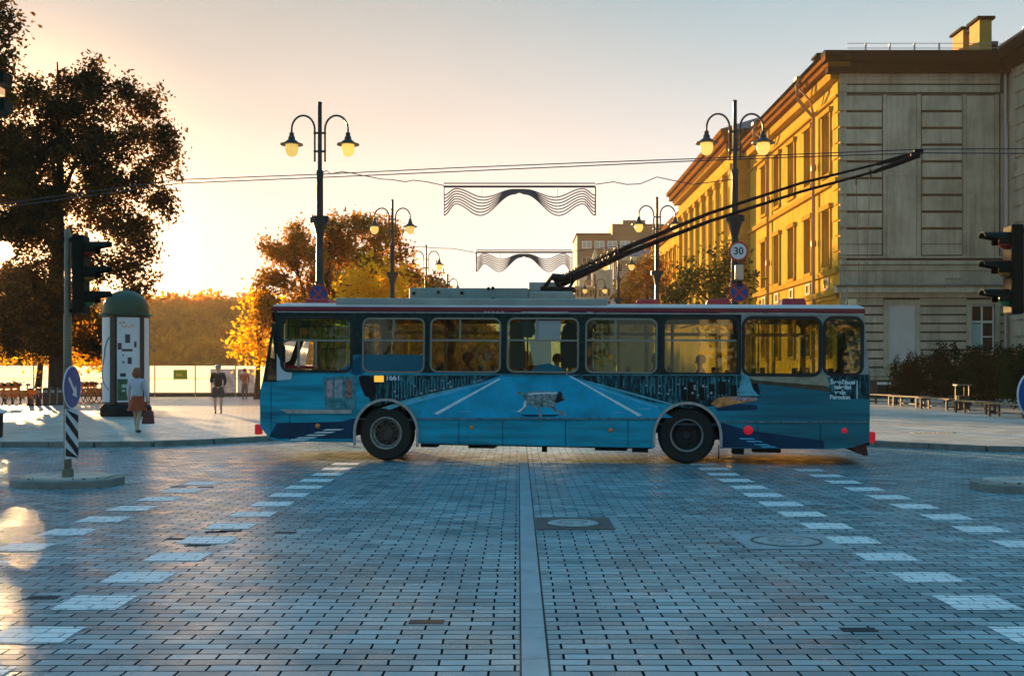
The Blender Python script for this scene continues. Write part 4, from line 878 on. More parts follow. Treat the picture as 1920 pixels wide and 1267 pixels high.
for side, (xa, xb, f0, f1) in enumerate(((735, 905, 753, 716), (1200, 1400, 738, 757))):
    b = MB()
    n_ = 30
    for i in range(n_):
        x = xa+(xb-xa)*i/n_; yt = rl.uniform(704, 714) if side else rl.uniform(704, 712); yb = f0+(f1-f0)*i/n_-2
        if yb-yt < 4: continue
        pts = bpl([(x, yt), (x+rl.uniform(1.2, 2.6), yt), (x+rl.uniform(1.2, 2.4), yb), (x, yb)]); b.prism(pts, lambda a, c, t: (a, -.0058+t, c), .0012)
    b.build('printed_railing', P_teal, bus)
    b = MB()
    for i in range(16):
        x = xa+(xb-xa)*rl.random(); y_ = rl.uniform(712, 745); y_ = min(y_, f0+(f1-f0)*(x-xa)/(xb-xa)-6)
        pts = bpl([(x, y_), (x+4, y_), (x+4, y_+3), (x, y_+3)]); b.prism(pts, lambda a, c, t: (a, -.0078+t, c), .0012)
    b.build('printed_lights', P_grey, bus)
b = MB()
for x, y_, w_, h_ in ((1282, 722, 10, 28), (1296, 716, 14, 38), (1316, 724, 9, 26), (1334, 720, 10, 22), (1354, 715, 14, 24), (1376, 722, 10, 20)):
    pts = bpl([(x-w_/2, y_), (x+w_/2, y_), (x+w_/2+1, y_+h_), (x-w_/2, y_+h_)]); b.prism(pts, lambda a, c, t: (a, -.0098+t, c), .0012)
b.build('printed_crowd', cm_('print_black', (.002, .003, .004)), bus)
b = MB()
for x, y_ in ((1284, 726), (1302, 727), (1318, 722), (1302, 722), (1333, 735), (1298, 735)): pts = bpl([(x-2, y_), (x+2, y_-1), (x+3, y_+3), (x-1, y_+4)]); b.prism(pts, lambda a, c, t: (a, -.0118+t, c), .0012)
b.build('printed_faces', P_sky, bus)
# bus stop advert of the print
decal('printed_stop', [(606, 707), (668, 703), (668, 768), (610, 768)], P_teal, 1)
decal('printed_poster', [(613, 714), (624, 712), (624, 745), (613, 744)], P_pink, 2); decal('printed_poster', [(628, 712), (642, 711), (642, 746), (628, 745)], P_grey, 2); decal('printed_poster', [(647, 711), (660, 713), (659, 745), (648, 746)], cm_('print_rust', (.30, .14, .11), v=.7, vs=14), 2)
decal('printed_figure', [(672, 706), (688, 703), (702, 712), (706, 735), (700, 748), (684, 742), (676, 722)], cm_('print_ink', (.003, .002, .01)), 2)
decal('printed_pillar', [(640, 693), (676, 665), (680, 668), (679, 700), (668, 706), (664, 702)], cm_('print_mid_blue', (.004, .16, .30)), 2)
decal('printed_shade', [(519, 793), (640, 790), (668, 783), (666, 822), (520, 822), (505, 818)], P_deep, 1)
for i, (x, y_) in enumerate(((612, 804), (596, 809), (580, 814), (562, 819), (548, 823))): decal('printed_crossing', [(x, y_), (x+34, y_), (x+24, y_+2.6), (x-8, y_+2.6)], P_white, 3)
for (x, y_) in ((1384, 821), (1398, 826), (1412, 832), (1424, 836)): decal('printed_crossing', [(x, y_), (x+26, y_), (x+34, y_+2.4), (x+6, y_+2.4)], P_cyan, 3)
decal('printed_shade', [(1352, 792), (1400, 806), (1545, 826), (1545, 840), (1352, 838)], P_deep, 1)
for x, y_, w_ in ((860, 770, 22), (958, 769, 14), (1150, 772, 20), (1195, 765, 26)): decal('printed_dash', [(x, y_), (x+w_, y_), (x+w_, y_+2), (x, y_+2)], P_cyan, 4)
# under-window bands on the rear half
decal('printed_wall', [(1392, 702), (1548, 702), (1556, 722), (1548, 726), (1400, 712)], P_cream, 1)
decal('printed_wall_foot', [(1396, 711), (1548, 723), (1556, 730), (1556, 734), (1396, 716)], P_brown, 2)
decal('printed_night', [(1556, 702), (1629, 702), (1630, 748), (1556, 746)], P_dark, 2)
decal('printed_tree', [(1391, 703), (1404, 703), (1412, 730), (1424, 742), (1374, 742), (1388, 722)], P_pale, 3)
decal('printed_car', [(1333, 757), (1345, 746), (1362, 743), (1418, 745), (1420, 750), (1380, 757), (1345, 764)], P_orange, 4)
decal('printed_car_glow', [(1362, 744), (1420, 745), (1421, 750), (1385, 751)], P_pink, 5)
decal('printed_car_shade', [(1340, 762), (1385, 757), (1420, 760), (1420, 768), (1345, 770)], P_deep, 3)
mesh_obj(text_mesh('Švenčiausi\ntakeliai', .105, .0035), 'lettering', P_white, bus, (bp(1580, 721)[0], -.009, bp(1580, 721)[1]))
mesh_obj(text_mesh('veda\nParodon', .105, .0035), 'lettering', P_white, bus, (bp(1577, 741)[0]-.02, -.009, bp(1577, 740)[1]))
decal('lettering_rule', [(1606, 713), (1608, 713), (1608, 747), (1606, 747)], P_white, 4)
mesh_obj(text_mesh('1661', .145, .004), 'fleet_number', cm_('number_white', (.8, .8, .88)), bus, (bp(737, 708)[0], -.012, bp(737, 708)[1]))
# dog
DW = [(968, 735), (978, 734), (983, 740), (986, 737), (990, 734), (1020, 733), (1044, 734), (1047, 737), (1050, 733), (1054, 738), (1059, 746), (1057, 750), (1050, 751), (1043, 757), (1040, 764), (1046, 769), (1056, 771), (1062, 778), (1058, 780), (1050, 776), (1040, 771), (1034, 764), (1018, 762), (1012, 764), (1014, 776), (1018, 782), (1010, 781), (1008, 766), (1000, 762), (992, 757), (988, 764), (976, 773), (969, 772), (981, 764), (983, 752), (984, 746), (979, 742), (975, 738), (969, 739)]
decal('printed_dog', DW, cm_('dog_grey', (.20, .27, .28), v=.75, vs=16), 5)
decal('dog_head', [(1046, 738), (1050, 732), (1055, 739), (1053, 746), (1060, 749), (1052, 752), (1044, 755), (1040, 752)], cm_('dog_dark', (.01, .02, .03)), 6)
decal('dog_back_light', [(989, 737), (1020, 735), (1044, 735), (1044, 738), (1020, 738), (992, 740)], P_white, 6)
decal('dog_leg_light', [(984, 750), (987, 752), (986, 762), (975, 772), (969, 772), (981, 763)], P_white, 6)
decal('dog_shadow', [(976, 777), (1050, 777), (1040, 781), (985, 781)], P_deep, 3)
# trims, seams, lamps
MB().prism(bpl([(780, 783), (1233, 783), (1233, 786), (780, 786)]), lambda a, c, t: (a, -.03+t, c), .02).prism(bpl([(1350, 789), (1629, 789), (1629, 792), (1350, 792)]), lambda a, c, t: (a, -.03+t, c), .02).build('rub_rail', mat('rub_rail_paint', (.10, .20, .26), .5, var=.5, vs=12), bus)
MB().prism(bpl([(525, 767), (660, 768), (660, 775), (540, 775)]), lambda a, c, t: (a, -.03+t, c), .02).build('side_trim', M_trimg, bus)
MB().prism(bpl([(680, 702), (1392, 702), (1392, 704), (680, 704)]), lambda a, c, t: (a, -.022+t, c), .012).build('waist_trim', P_teal, bus)
sm_ = MB()
for x, y0_, y1_ in ((543, 775, 826), (860, 786, 834), (942, 786, 834), (1060, 786, 834), (1177, 786, 835), (1420, 792, 841), (1537, 792, 841), (508, 716, 820)): sm_.prism(bpl([(x, y0_), (x+1.0, y0_), (x+1.0, y1_), (x, y1_)]), lambda a, c, t: (a, -.0105+t, c), .001)
sm_.build('panel_seams', P_dark, bus)
for c_ in ((724, 809), (1289, 817)):
    c = bp(*c_); zl = bp(c_[0], 836)[1]
    o_ = [(c[0]-.635, zl)]+[(c[0]+.635*math.cos(PI-PI*i/20), c[1]+.635*math.sin(PI-PI*i/20)) for i in range(21)]+[(c[0]+.635, zl), (c[0]+.585, zl)]+[(c[0]+.585*math.cos(PI*i/20), c[1]+.585*math.sin(PI*i/20)) for i in range(21)]+[(c[0]-.585, zl)]
    b = MB(); n = len(o_)//2
    b.prism(o_, lambda a, e, t: (a, -.035+t, e), .034); 
    bpy.data.objects.remove(b.build('x', M_trimg)) 
    mesh_obj(sheet(o_, (), .036), 'wheel_arch', M_trimg, bus, (0, -.038, 0))
    for yy in (.045, 1.75):
        w = MB(); n_ = 16
        vs = [(c[0]+.6*math.cos(PI*i/n_), yy, c[1]+.6*math.sin(PI*i/n_)) for i in range(n_+1)]+[(c[0]+.6*math.cos(PI*i/n_), yy+.7, c[1]+.6*math.sin(PI*i/n_)) for i in range(n_+1)]
        w.add(vs, [(i, i+1, n_+2+i, n_+1+i) for i in range(n_)]+([tuple(range(n_+1, 2*n_+2))] if yy < 1 else [tuple(range(n_+1))])); w.build('wheel_well', M_under, bus)
def wheel(px, py, ry, rear):
    u, _ = bp(px, py, ry); R_ = .53
    wz = R_-(BO.z-u*math.sin(BRY))+.0
    t = thing('wheel', '', '', (u, ry, wz)); del t['label']; del t['category']; t.parent = bus
    Mx = Matrix.Rotation(PI/2, 4, 'X')
    MB().lathe([(.30, -.13), (.36, -.14), (.48, -.135), (.515, -.10), (.53, -.04), (.53, .04), (.515, .10), (.48, .135), (.30, .13)], 40, M=Mx, cap=False).build('tyre', M_rubber, t, smooth=True)
    if not rear:
        MB().lathe([(.001, .05), (.10, .05), (.10, .10), (.12, .10), (.13, .03), (.22, .03), (.26, .09), (.30, .14), (.31, .14)], 32, M=Mx, cap=False).build('rim', mat('rim_dirty', (.09, .08, .07), .55, .4, var=.25, vs=8), t, smooth=True)
        MB().lathe([(.28, .135), (.30, .150), (.315, .142)], 32, M=Mx, cap=False).lathe([(.23, .055), (.25, .085), (.265, .10)], 32, M=Mx, cap=False).build('rim_ring', mat('rim_ring_worn', (.30, .28, .25), .5, .4, var=.5, vs=15), t, smooth=True)
        b = MB()
        for i in range(10): a = 2*PI*i/10; b.lathe([(.001, .075), (.02, .075), (.02, .03)], 6, (math.cos(a)*.17, -.0, math.sin(a)*.17), Mx)
        for i in range(8): a = 2*PI*i/8+.2; b.lathe([(.001, .042), (.028, .042)], 8, (math.cos(a)*.215, 0, math.sin(a)*.215), Mx)
        b.build('hub_bolts', M_rubber, t)
    else:
        MB().lathe([(.001, .02), (.08, .02), (.10, -.02), (.20, -.04), (.235, .0), (.27, .10), (.30, .145), (.32, .145)], 32, M=Mx, cap=False).build('rim', mat('rim_dark', (.035, .035, .035), .55, .3, var=.4, vs=12), t, smooth=True)
        MB().lathe([(.275, .142), (.305, .152), (.31, .142)], 32, M=Mx, cap=False).build('rim_ring', mat('rim_ring', (.22, .22, .22), .45, .5), t, smooth=True)
wheel(727, 809, .17, False); wheel(1287, 817, .17, True); wheel(727, 809, 2.25, False); wheel(1287, 817, 2.1, True)
ub = MB(); u0, u1 = .5, 10.9
ub.bb(A1[-1][0]+.05, A2[0][0]-.05, .1, 2.4, bp(1000, 838)[1], .72).bb(.3, A1[0][0]-.05, .1, 2.4, .42, .72).bb(A2[-1][0]+.05, xE-.1, .1, 2.4, .44, .72)
for px, w_, d_ in ((800, .3, .05), (900, .5, .05), (1145, .6, .05), (1200, .3, .07), (1386, .2, .07), (1440, .5, .03)): u = bp(px, 840)[0]; ub.bb(u-w_/2, u+w_/2, .15, .5, bp(1000, 838)[1]-d_, bp(1000, 838)[1]+.05)
ub.tube([(A1[-1][0]+.1, .9, .45), (3.4, 1.4, .42)], .06, 6)
ub.build('undercarriage', M_under, bus)
mf = MB(); u = bp(1019, 840)[0]; mf.bb(u-.05, u+.05, .2, .22, .18, .34); u = bp(1349, 850)[0]; mf.bb(u-.01, u+.01, .2, .25, .12, .36)
mf.build('hanging_bracket', M_black, bus)
MB().prism(bpl([(1594, 836), (1626, 832), (1630, 854), (1622, 855), (1606, 846)]), lambda a, c, t: (a, .1+t, c), 2.2).build('rear_apron', mat('apron_maroon', (.10, .02, .015), .6), bus)
M_lred = mat('lamp_red', (.55, .01, .02), .25, emit=(.5, .01, .02), es=.15); M_lor = mat('lamp_orange', (.8, .25, .05), .3)
for (px, py, r_, m_) in ((596, 798, .045, M_lor), (884, 801, .04, M_lor), (1145, 806, .045, M_lor), (1403, 806, .085, M_lred), (1583, 807, .05, M_lred)):
    c = bp(px, py); MB().lathe([(.001, .03), (r_*.6, .026), (r_, .012), (r_, 0)], 20, (c[0], -.004, c[1]), Matrix.Rotation(PI/2, 4, 'X')).build('marker_lamp', m_, bus, smooth=True)
decal('side_indicator', [(702, 704), (720, 704), (720, 716), (702, 716)], mat('indicator', (.9, .5, .06), .3, emit=(1, .5, .05), es=.25), 9)
for px, py in ((482, 805), (1636, 820)):
    c = bp(px, py); MB().bb(c[0]-.06, c[0]+.06, .02, .16, c[1]-.1, c[1]+.1).build('corner_lamp', M_lred, bus, bevel=.02)
# ends
def endcap(name, prof, m, hole=None):
    b = MB(); n = len(prof); b.add([(x, .0, z) for x, z in prof]+[(x, 2.5, z) for x, z in prof], [(i, i+1, n+i+1, n+i) for i in range(n-1)]); return b.build(name, m, bus)
endcap('front_panel', bpl([(488, 800), (487, 735), (492, 716)]), M_wrap); endcap('windscreen', bpl([(492.5, 715), (511, 604)]), M_glc); endcap('front_brow', bpl([(511, 604), (509, 585)]), M_red)
endcap('front_bumper', bpl([(506, 822), (488, 800)]), M_black)
endcap('rear_panel', [(xE, .42), (xE, ZW)], M_wrap); endcap('rear_window', [(xE, ZW), bp(1621, 612)], M_gl); endcap('rear_brow', [bp(1621, 612), bp(1620, 590), (bp(1619, 585)[0], ZC)], M_bandg)
MB().bb(.25, xE-.05, .05, 2.45, .73, .78).build('cabin_floor', mat('floor_dark', (.05, .05, .05), .8), bus)
MB().bb(.35, xE-.1, .06, 2.44, ZC+.02, ZC+.05).build('ceiling_panel', M_inside, bus)
seatm = MB()
xs_ = [3.0, 3.8, 4.6, 5.4, 6.6, 7.4, 8.3, 9.1, 9.9, 10.6]
for x in xs_:
    for yy in (.35, 1.95):
        s_ = MB().bb(x, x+.42, yy-.22, yy+.22, 1.16, 1.24).bb(x+.42, x+.48, yy-.22, yy+.22, 1.2, 1.82).bb(x+.15, x+.25, yy-.1, yy+.1, .79, 1.15); s_.build('seat', M_seat, bus, bevel=.02)
hr = MB()
for x in (2.2, 3.5, 5.0, 6.3, 7.9, 9.5):
    for yy in (.62, 1.7): hr.tube([(x, yy, .79), (x, yy, ZC+.02)], .018, 6)
for yy in (.62, 1.7): hr.tube([(2.2, yy, 2.45), (10.4, yy, 2.45)], .016, 6)
hr.build('handrail', M_rail_y, bus, smooth=True)
MB().bb(1.75, 1.8, .06, 1.5, .79, 2.3).bb(.35, .95, .4, 2.2, .79, 1.35).build('cab_partition', M_inside, bus)
# curtain in the driver's window: green and olive checks
M_cur = bpy.data.materials.new('curtain_check'); M_cur.use_nodes = True; t_ = M_cur.node_tree; b_ = t_.nodes['Principled BSDF']
c_ = t_.nodes.new('ShaderNodeTexCoord'); ck = t_.nodes.new('ShaderNodeTexBrick'); ck.inputs['Scale'].default_value = 1; ck.inputs['Brick Width'].default_value = .13; ck.inputs['Row Height'].default_value = .42; ck.inputs['Mortar Size'].default_value = .015; ck.offset = 0
ck.inputs['Color1'].default_value = (.36, .78, .02, 1); ck.inputs['Color2'].default_value = (.22, .30, .02, 1); ck.inputs['Mortar'].default_value = (.03, .18, .02, 1)
mp_ = t_.nodes.new('ShaderNodeMapping'); mp_.inputs['Rotation'].default_value = (PI/2, 0, 0); t_.links.new(c_.outputs['Object'], mp_.inputs[0]); t_.links.new(mp_.outputs[0], ck.inputs['Vector']); t_.links.new(ck.outputs[0], b_.inputs['Base Color'])
tl_ = t_.nodes.new('ShaderNodeBsdfTranslucent'); mx_ = t_.nodes.new('ShaderNodeMixShader'); mx_.inputs[0].default_value = .75; t_.links.new(ck.outputs[0], tl_.inputs[0]); t_.links.new(b_.outputs[0], mx_.inputs[1]); t_.links.new(tl_.outputs[0], mx_.inputs[2]); t_.links.new(mx_.outputs[0], t_.nodes['Material Output'].inputs[0])
cb = MB()
def curtain(x0p, x1p, y0p, y1p):
    p, q = bp(x0p, y1p), bp(x1p, y0p); n = 60
    vs = []
    for i in range(n+1): x = p[0]+(q[0]-p[0])*i/n; yy = .10+.035*math.sin(x*34)+.015*math.sin(x*83); vs += [(x, yy, p[1]), (x, yy, q[1])]
    cb.add(vs, [(2*i, 2*i+2, 2*i+3, 2*i+1) for i in range(n)])
curtain(531, 656, 598, 638); curtain(597, 656, 638, 692)
cb.build('curtain', M_cur, bus, smooth=True)
MB().prism(bpl([(536, 645), (542, 650), (542, 680), (537, 676)]), lambda a, c, t: (a, -.25+t, c), .04).tube([bp(540, 640) and (bp(540, 642)[0], -.2, bp(540, 642)[1]), (bp(545, 636)[0], .02, bp(545, 636)[1])], .012, 6).build('mirror', M_black, bus)
MB().bb(bp(531, 0)[0], bp(590, 0)[0], .2, .5, bp(560, 692)[1], bp(560, 685)[1]).build('dashboard', M_hatch, bus)
decal('blue_film', [(658, 665), (682, 665), (682, 702), (660, 702)], cm_('film_solid', (.004, .18, .32)), 2)
fl = sheet(wrect(681, 795, 665, 696, .05), (), .002); mesh_obj(fl, 'blue_film', M_film, bus, (0, .012, 0))
fl = sheet(bpl([(996, 696), (1008, 684), (1030, 681), (1052, 690), (1060, 696)]), (), .002); mesh_obj(fl, 'blue_film', M_film, bus, (0, .012, 0))
for nm_, L_, tn, dc in (('print_film_sky', [(1004, 601), (1052, 601), (1050, 636), (1002, 636)], (.5, .55, .58), (.60, .64, .68)), ('print_film_house', [(992, 640), (1033, 640), (1034, 692), (1000, 684)], (.5, .5, .4), (.62, .60, .44)), ('print_film_tree', [(974, 603), (990, 600), (1002, 606), (1004, 622), (996, 633), (982, 632)], (.1, .14, .12), (.05, .09, .08)), ('print_film_trees', [(1050, 640), (1056, 612), (1066, 603), (1080, 606), (1082, 690), (1052, 690)], (.15, .17, .14), (.03, .05, .04)), ('print_film_wood', [(955, 606), (974, 604), (984, 640), (986, 690), (956, 692)], (.3, .3, .2), (.05, .07, .05))):
    mesh_obj(sheet(bpl(L_), (), .002), nm_, glass_mat(nm_, tn, .1, .7, .55, dc), bus, (0, .014, 0))
decal('black_sticker', [(1374, 602), (1381, 602), (1381, 636), (1376, 637)], M_black, 12)
# roof gear
def rbox(x0p, x1p, y0p, y1p, y0l, y1l, name, m, bev=.02):
    p, q = bp(x0p, y1p, y0l), bp(x1p, y0p, y0l); return MB().bb(p[0], q[0], y0l, y1l, p[1], q[1]).build(name, m, bus, bevel=bev)
rbox(629, 1138, 560, 577, .10, .7, 'roof_box', M_rbox); rbox(629, 1138, 561, 577, 1.8, 2.4, 'roof_box', M_rbox)
rbox(767, 990, 540, 567, .75, 1.75, 'resistor_box', mat('box_bluegrey', (.24, .30, .29), .55, var=.15, vs=2)); rbox(990, 1073, 546, 567, .8, 1.7, 'resistor_box', M_rbox); rbox(991, 1042, 529, 546, 1.0, 1.6, 'resistor_box', M_rbox)
bt = MB()
for px, py in ((776, 550), (822, 548), (866, 549), (916, 541), (924, 540), (925, 560)): p = bp(px, py, .74); bt.lathe([(.001, .03), (.03, .02), (.035, 0)], 8, (p[0], .74, p[1]), Matrix.Rotation(PI/2, 4, 'X'))
bt.build('rivet_pattern', M_black, bus)
for xa, xb, yt, m_ in ((568, 617, 560, M_hatch), (1190, 1238, 561, M_hatch), (1323, 1372, 558, M_hatch), (1464, 1514, 559, M_hatch)):
    p, q = bp(xa, 573, .5), bp(xb, yt, .5); b = MB()
    b.add([(p[0], .5, p[1]-.03), (q[0], .5, p[1]-.03), (q[0], 1.2, p[1]-.03), (p[0], 1.2, p[1]-.03), (p[0]+.04, .55, q[1]-.03 if xa == 1323 else q[1]), (q[0]-.04, .55, q[1]), (q[0]-.04, 1.15, q[1]), (p[0]+.04, 1.15, q[1]-.03 if xa == 1323 else q[1])], [(0, 3, 2, 1), (4, 5, 6, 7), (0, 1, 5, 4), (1, 2, 6, 5), (2, 3, 7, 6), (3, 0, 4, 7)])
    b.build('roof_hatch', m_, bus, bevel=.02)
rbox(1591, 1606, 561, 574, .3, .6, 'roof_light', mat('roof_light_cream', (.75, .55, .3), .4)); 
an = MB(); 
for px, y0_ in ((1578, 548), (1588, 540)): p, q = bp(px, 574, .4), bp(px, y0_, .4); an.tube([(p[0], .4, p[1]), (q[0], .4, q[1])], .012, 6)
an.build('aerial', M_sil, bus)
# trolley poles
def loc3(px, py, Y): return BI @ at(px, py, Y)
pbm = MB()
p = bp(1045, 545, 1.25); pbm.bb(p[0]-.3, p[0]+.35, .85, 1.65, bp(1045, 546, 1.2)[1], bp(1045, 540, 1.2)[1])
for yy in (1.0, 1.5):
    a, b_, c = bp(1018, 543, yy), bp(1035, 519, yy), bp(1052, 540, yy)
    pbm.tube([(a[0], yy, a[1]), (b_[0], yy, b_[1]), (c[0], yy, c[1])], .05, 8); pbm.tube([(b_[0], yy, b_[1]), (bp(1070, 522, yy)[0], yy, bp(1070, 522, yy)[1])], .07, 8)
    d, e = bp(1064, 545, yy), bp(1080, 520, yy); pbm.tube([(d[0], yy, d[1]), (e[0], yy, e[1])], .03, 6); pbm.tube([(bp(1050, 524, yy)[0], yy-.08, bp(1050, 524, yy)[1]), (bp(1130, 494, yy)[0], yy-.08, bp(1130, 494, yy)[1])], .035, 8)
pbm.build('pole_base', M_black, bus)
M_boom = mat('boom_paint', (.020, .008, .006), .7, spec=.2)
for k_, (s, e, pts) in enumerate((((1045, 528, 22.2), (1722, 287, 20.2), ((1180, 462), (1330, 400), (1500, 344), (1640, 309))), ((1050, 534, 21.7), (1716, 294, 19.62), ((1180, 473), (1330, 415), (1500, 360), (1640, 322))))):
    P_ = [loc3(*s)]
    for i, (px, py) in enumerate(pts): t = (px-s[0])/(e[0]-s[0]); P_.append(loc3(px, py, s[2]+(e[2]-s[2])*t))
    P_.append(loc3(*e)); b = MB(); b.tube(P_, [.065, .05, .034, .027, .023, .022], 8)
    d = (P_[-1]-P_[-2]).normalized(); q = P_[-1]; b.tube([q-d*.75-Vector((0, 0, .0)), q-d*.3, q+d*.02], [.035, .05, .045], 8); b.box((q.x+.0, q.y, q.z+.02), (.16, .07, .09))
    po = b.build('trolley_pole', M_boom, bus, smooth=True)
    spx = MB(); a = P_[0]+Vector((.1, .0, .12)); z = P_[0].lerp(P_[1], .85)+Vector((0, 0, .08)); hel = []
    for i in range(120): t = i/119; c = a.lerp(z, t); hel.append((c.x, c.y+.035*math.cos(t*110), c.z+.035*math.sin(t*110)))
    spx.tube(hel, .012, 4); spx.build('tension_spring', M_black, po)
    px0, py0, px1, py1 = ((1605, 331, 1612, 566), (1632, 318, 1623, 570))[k_]
    Yb = s[2]+(e[2]-s[2])*((px0-s[0])/(e[0]-s[0])); MB().tube([loc3(px0, py0, Yb), loc3(px1, py1, 20.4)], .006, 5).build('retrieval_rope', mat('rope', (.30, .14, .09), .8), bus)
    MB().tube([loc3(px0, py0, Yb), loc3(px0, py0+16, Yb)], .015, 6).build('rope_weight', M_boom, bus)

# ------------------------------------------------------------ advertising column
ck_ = thing('advertising_column', 'white poster column under a green dome beside the walking woman', 'advertising column', (-13.86, 38.6, .11))
zq = lambda py: H+(VY-py)/F*38.6-.11
MB().lathe([(.90, 0), (.92, .03), (.92, .30), (.82, .40), (.78, .42)], 8).build('plinth', M_black, ck_)
MB().lathe([(.76, .40), (.76, 3.52)], 36).build('core', mat('column_brown', (.045, .028, .02), .5), ck_, smooth=True)
M_dome = mat('dome_green', (.022, .05, .022), .45, var=.2, vs=3)
MB().lathe([(.78, 3.50), (.88, 3.52), (.90, 3.56), (.80, 3.60), (.78, 3.70), (.77, 3.80), (.73, 3.97), (.63, 4.15), (.47, 4.29), (.28, 4.38), (.10, 4.42), (.08, 4.48), (.001, 4.55)], 36).build('dome', M_dome, ck_, smooth=True)
def arcplate(b, a0, a1, z0, z1, r, th=.012, n=14):
    vs = []
    for i in range(n+1):
        a = R(a0+(a1-a0)*i/n)
        for rr_2, z in ((r, z0), (r, z1), (r+th, z1), (r+th, z0)): vs.append((rr_2*math.sin(a), -rr_2*math.cos(a), z))
    fs = [(0, 1, 2, 3), tuple(4*n+q for q in (3, 2, 1, 0))]
    for i in range(n):
        for q in range(4): fs.append((4*i+q, 4*i+4+q, 4*i+4+(q+1) % 4, 4*i+(q+1) % 4))
    b.add(vs, fs)
M_post_w = mat('poster_paper', (.66, .66, .70), .5, var=.06, vs=1.5)
posters = []
for a0, a1 in ((-88, -22), (-2, 58), (66, 120), (130, 200), (210, 262)):
    b = MB(); arcplate(b, a0, a1, .50, 3.44, .77); posters.append(b.build('poster', M_post_w, ck_, smooth=False))
for a0 in (-12, 62, 125, 205, 267): b = MB(); arcplate(b, a0-6, a0+6, .42, 3.5, .765, .05, 4); b.build('mullion', mat('column_mullion', (.05, .03, .02), .45), ck_)
def pp(lst, m, par, name='print'):
    b = MB()
    for a0, a1, z0, z1 in lst: arcplate(b, a0, a1, z0, z1, .784, .003, 4)
    b.build(name, m, par)
K1 = mat('poster_ink', (.06, .04, .05), .5, var=.5, vs=10); K2 = mat('poster_green_dark', (.03, .10, .05), .5, var=.4, vs=5); K3 = mat('poster_orange', (.65, .35, .18), .5); K4 = mat('poster_teal', (.04, .16, .17), .5); K5 = mat('poster_mint', (.45, .62, .48), .5)
pp([(18, 30, 2.55, 2.85), (0, 10, 2.32, 2.55), (10, 36, 2.26, 2.34), (40, 46, 2.4, 2.6), (24, 34, 1.82, 2.05), (12, 15, 2.1, 2.16), (12, 16, 1.84, 1.92), (6, 20, 1.38, 1.5)], K1, posters[1], 'picture')
pp([(-1, 24, .56, 1.30)], K2, posters[1], 'picture'); pp([(10, 22, 1.0, 1.12), (10, 18, .86, .92)], K5, posters[1], 'caption')
pp([(10, 12, 3.1, 3.2), (14, 18, 3.08, 3.13), (20, 22, 3.08, 3.2), (24, 29, 3.08, 3.12), (31, 33, 3.08, 3.2), (36, 40, 3.1, 3.18), (4, 9, 3.2, 3.28), (12, 18, 3.22, 3.29)], K3, posters[1], 'title')
b = MB(); pts = [(-24, 2.75), (-32, 2.6), (-40, 2.4), (-42, 2.1), (-50, 1.85), (-62, 1.65), (-60, 1.4), (-46, 1.15), (-26, .92)]
b.tube([(.79*math.sin(R(a)), -.79*math.cos(R(a)), z) for a, z in pts], .02, 5); b.build('drawn_line', K4, posters[0])

# ------------------------------------------------------------ traffic lights, islands, signs
M_tlg = mat('signal_green_paint', (.006, .010, .007), .6, var=.2, spec=.15); M_pg = mat('pole_greygreen', (.16, .16, .12), .5, .3, var=.25, vs=4)
def island(label, cx, cy, rx, ry):
    t = thing('traffic_island', label, 'traffic island', (cx, cy, 0))
    n = 40; P = [(rx*math.copysign(abs(math.cos(2*PI*i/n))**.75, math.cos(2*PI*i/n)), ry*math.copysign(abs(math.sin(2*PI*i/n))**.75, math.sin(2*PI*i/n))) for i in range(n)]
    MB().prism(P, lambda a, c, q: (a, c, -.03+q), .15).build('kerb_ring', M_kerb, t, bevel=.02)
    MB().prism([(a*.82, c*.78) for a, c in P], lambda a, c, q: (a, c, .1+q), .045).build('cap', M_walk, t)
island('low stone island at the foot of the left signal pole', -6.82, 16.55, .80, .62)
island('low stone island cut off by the right edge of the picture', 7.55, 15.9, .92, .62)
def signal(label, loc, s, pitch, lit=None, pole=3.95, mast=True, headz=2.85, lens=True, headoff=.20):
    t = thing('traffic_light', label, 'traffic light', loc)
    if mast: MB().lathe([(.085, 0), (.085, .12), (.058, .14), (.058, 2.4), (.048, 2.45), (.045, pole), (.03, pole+.02)], 14).build('pole', M_pg, t, smooth=True)
    x = s*headoff; h = pitch*3+.05
    b = MB().box((x, 0, headz+.52), (.17, .30, h)); b.build('housing', M_tlg, t, bevel=.03)
    if mast: MB().box((s*.06, 0, headz-.02), (.2, .06, .05)).box((s*.06, 0, headz+1.04), (.2, .06, .05)).build('bracket', M_tlg, t)
    cols = ((.30, .02, .006), (.34, .15, .01), (.04, .16, .03))
    for i in range(3):
        z = headz+.52+pitch*(1-i); Rm = Matrix.Rotation(s*PI/2, 4, 'Y')
        vs = []; n = 14
        for j in range(n+1):
            a = -PI*.12+PI*1.24*j/n
            for r_, l in ((.125, .09), (.125, .43 if .15 < (j/n) < .85 else .25), (.118, .43 if .15 < (j/n) < .85 else .25), (.118, .09)): vs.append((x+s*l, r_*math.cos(a), z+r_*math.sin(a)))
        fs = []
        for j in range(n):
            for q in range(4): fs.append((4*j+q, 4*j+4+q, 4*j+4+(q+1) % 4, 4*j+(q+1) % 4))
        fs += [(0, 1, 2, 3), (4*n, 4*n+3, 4*n+2, 4*n+1)]
        MB().add(vs, fs).build('visor', M_tlg, t, smooth=False)
        m = mat('signal_lens', cols[i], .15, emit=None)
        MB().lathe([(.112, .085), (.112, .13), (.09, .17), (.05, .195), (.001, .20)], 20, (x, 0, z), Rm).build('lens', m, t, smooth=True)
    return t
tl = signal('three-lamp traffic light on the left island pole, seen from its side', (-6.72, 16.3, .14), 1, .37, None, 3.68, headz=2.50)
tr = signal('three-lamp traffic light at the right edge, visors pointing left', (6.95, 14.75, .14), -1, .385, True, 3.9, headz=2.43, headoff=.27)
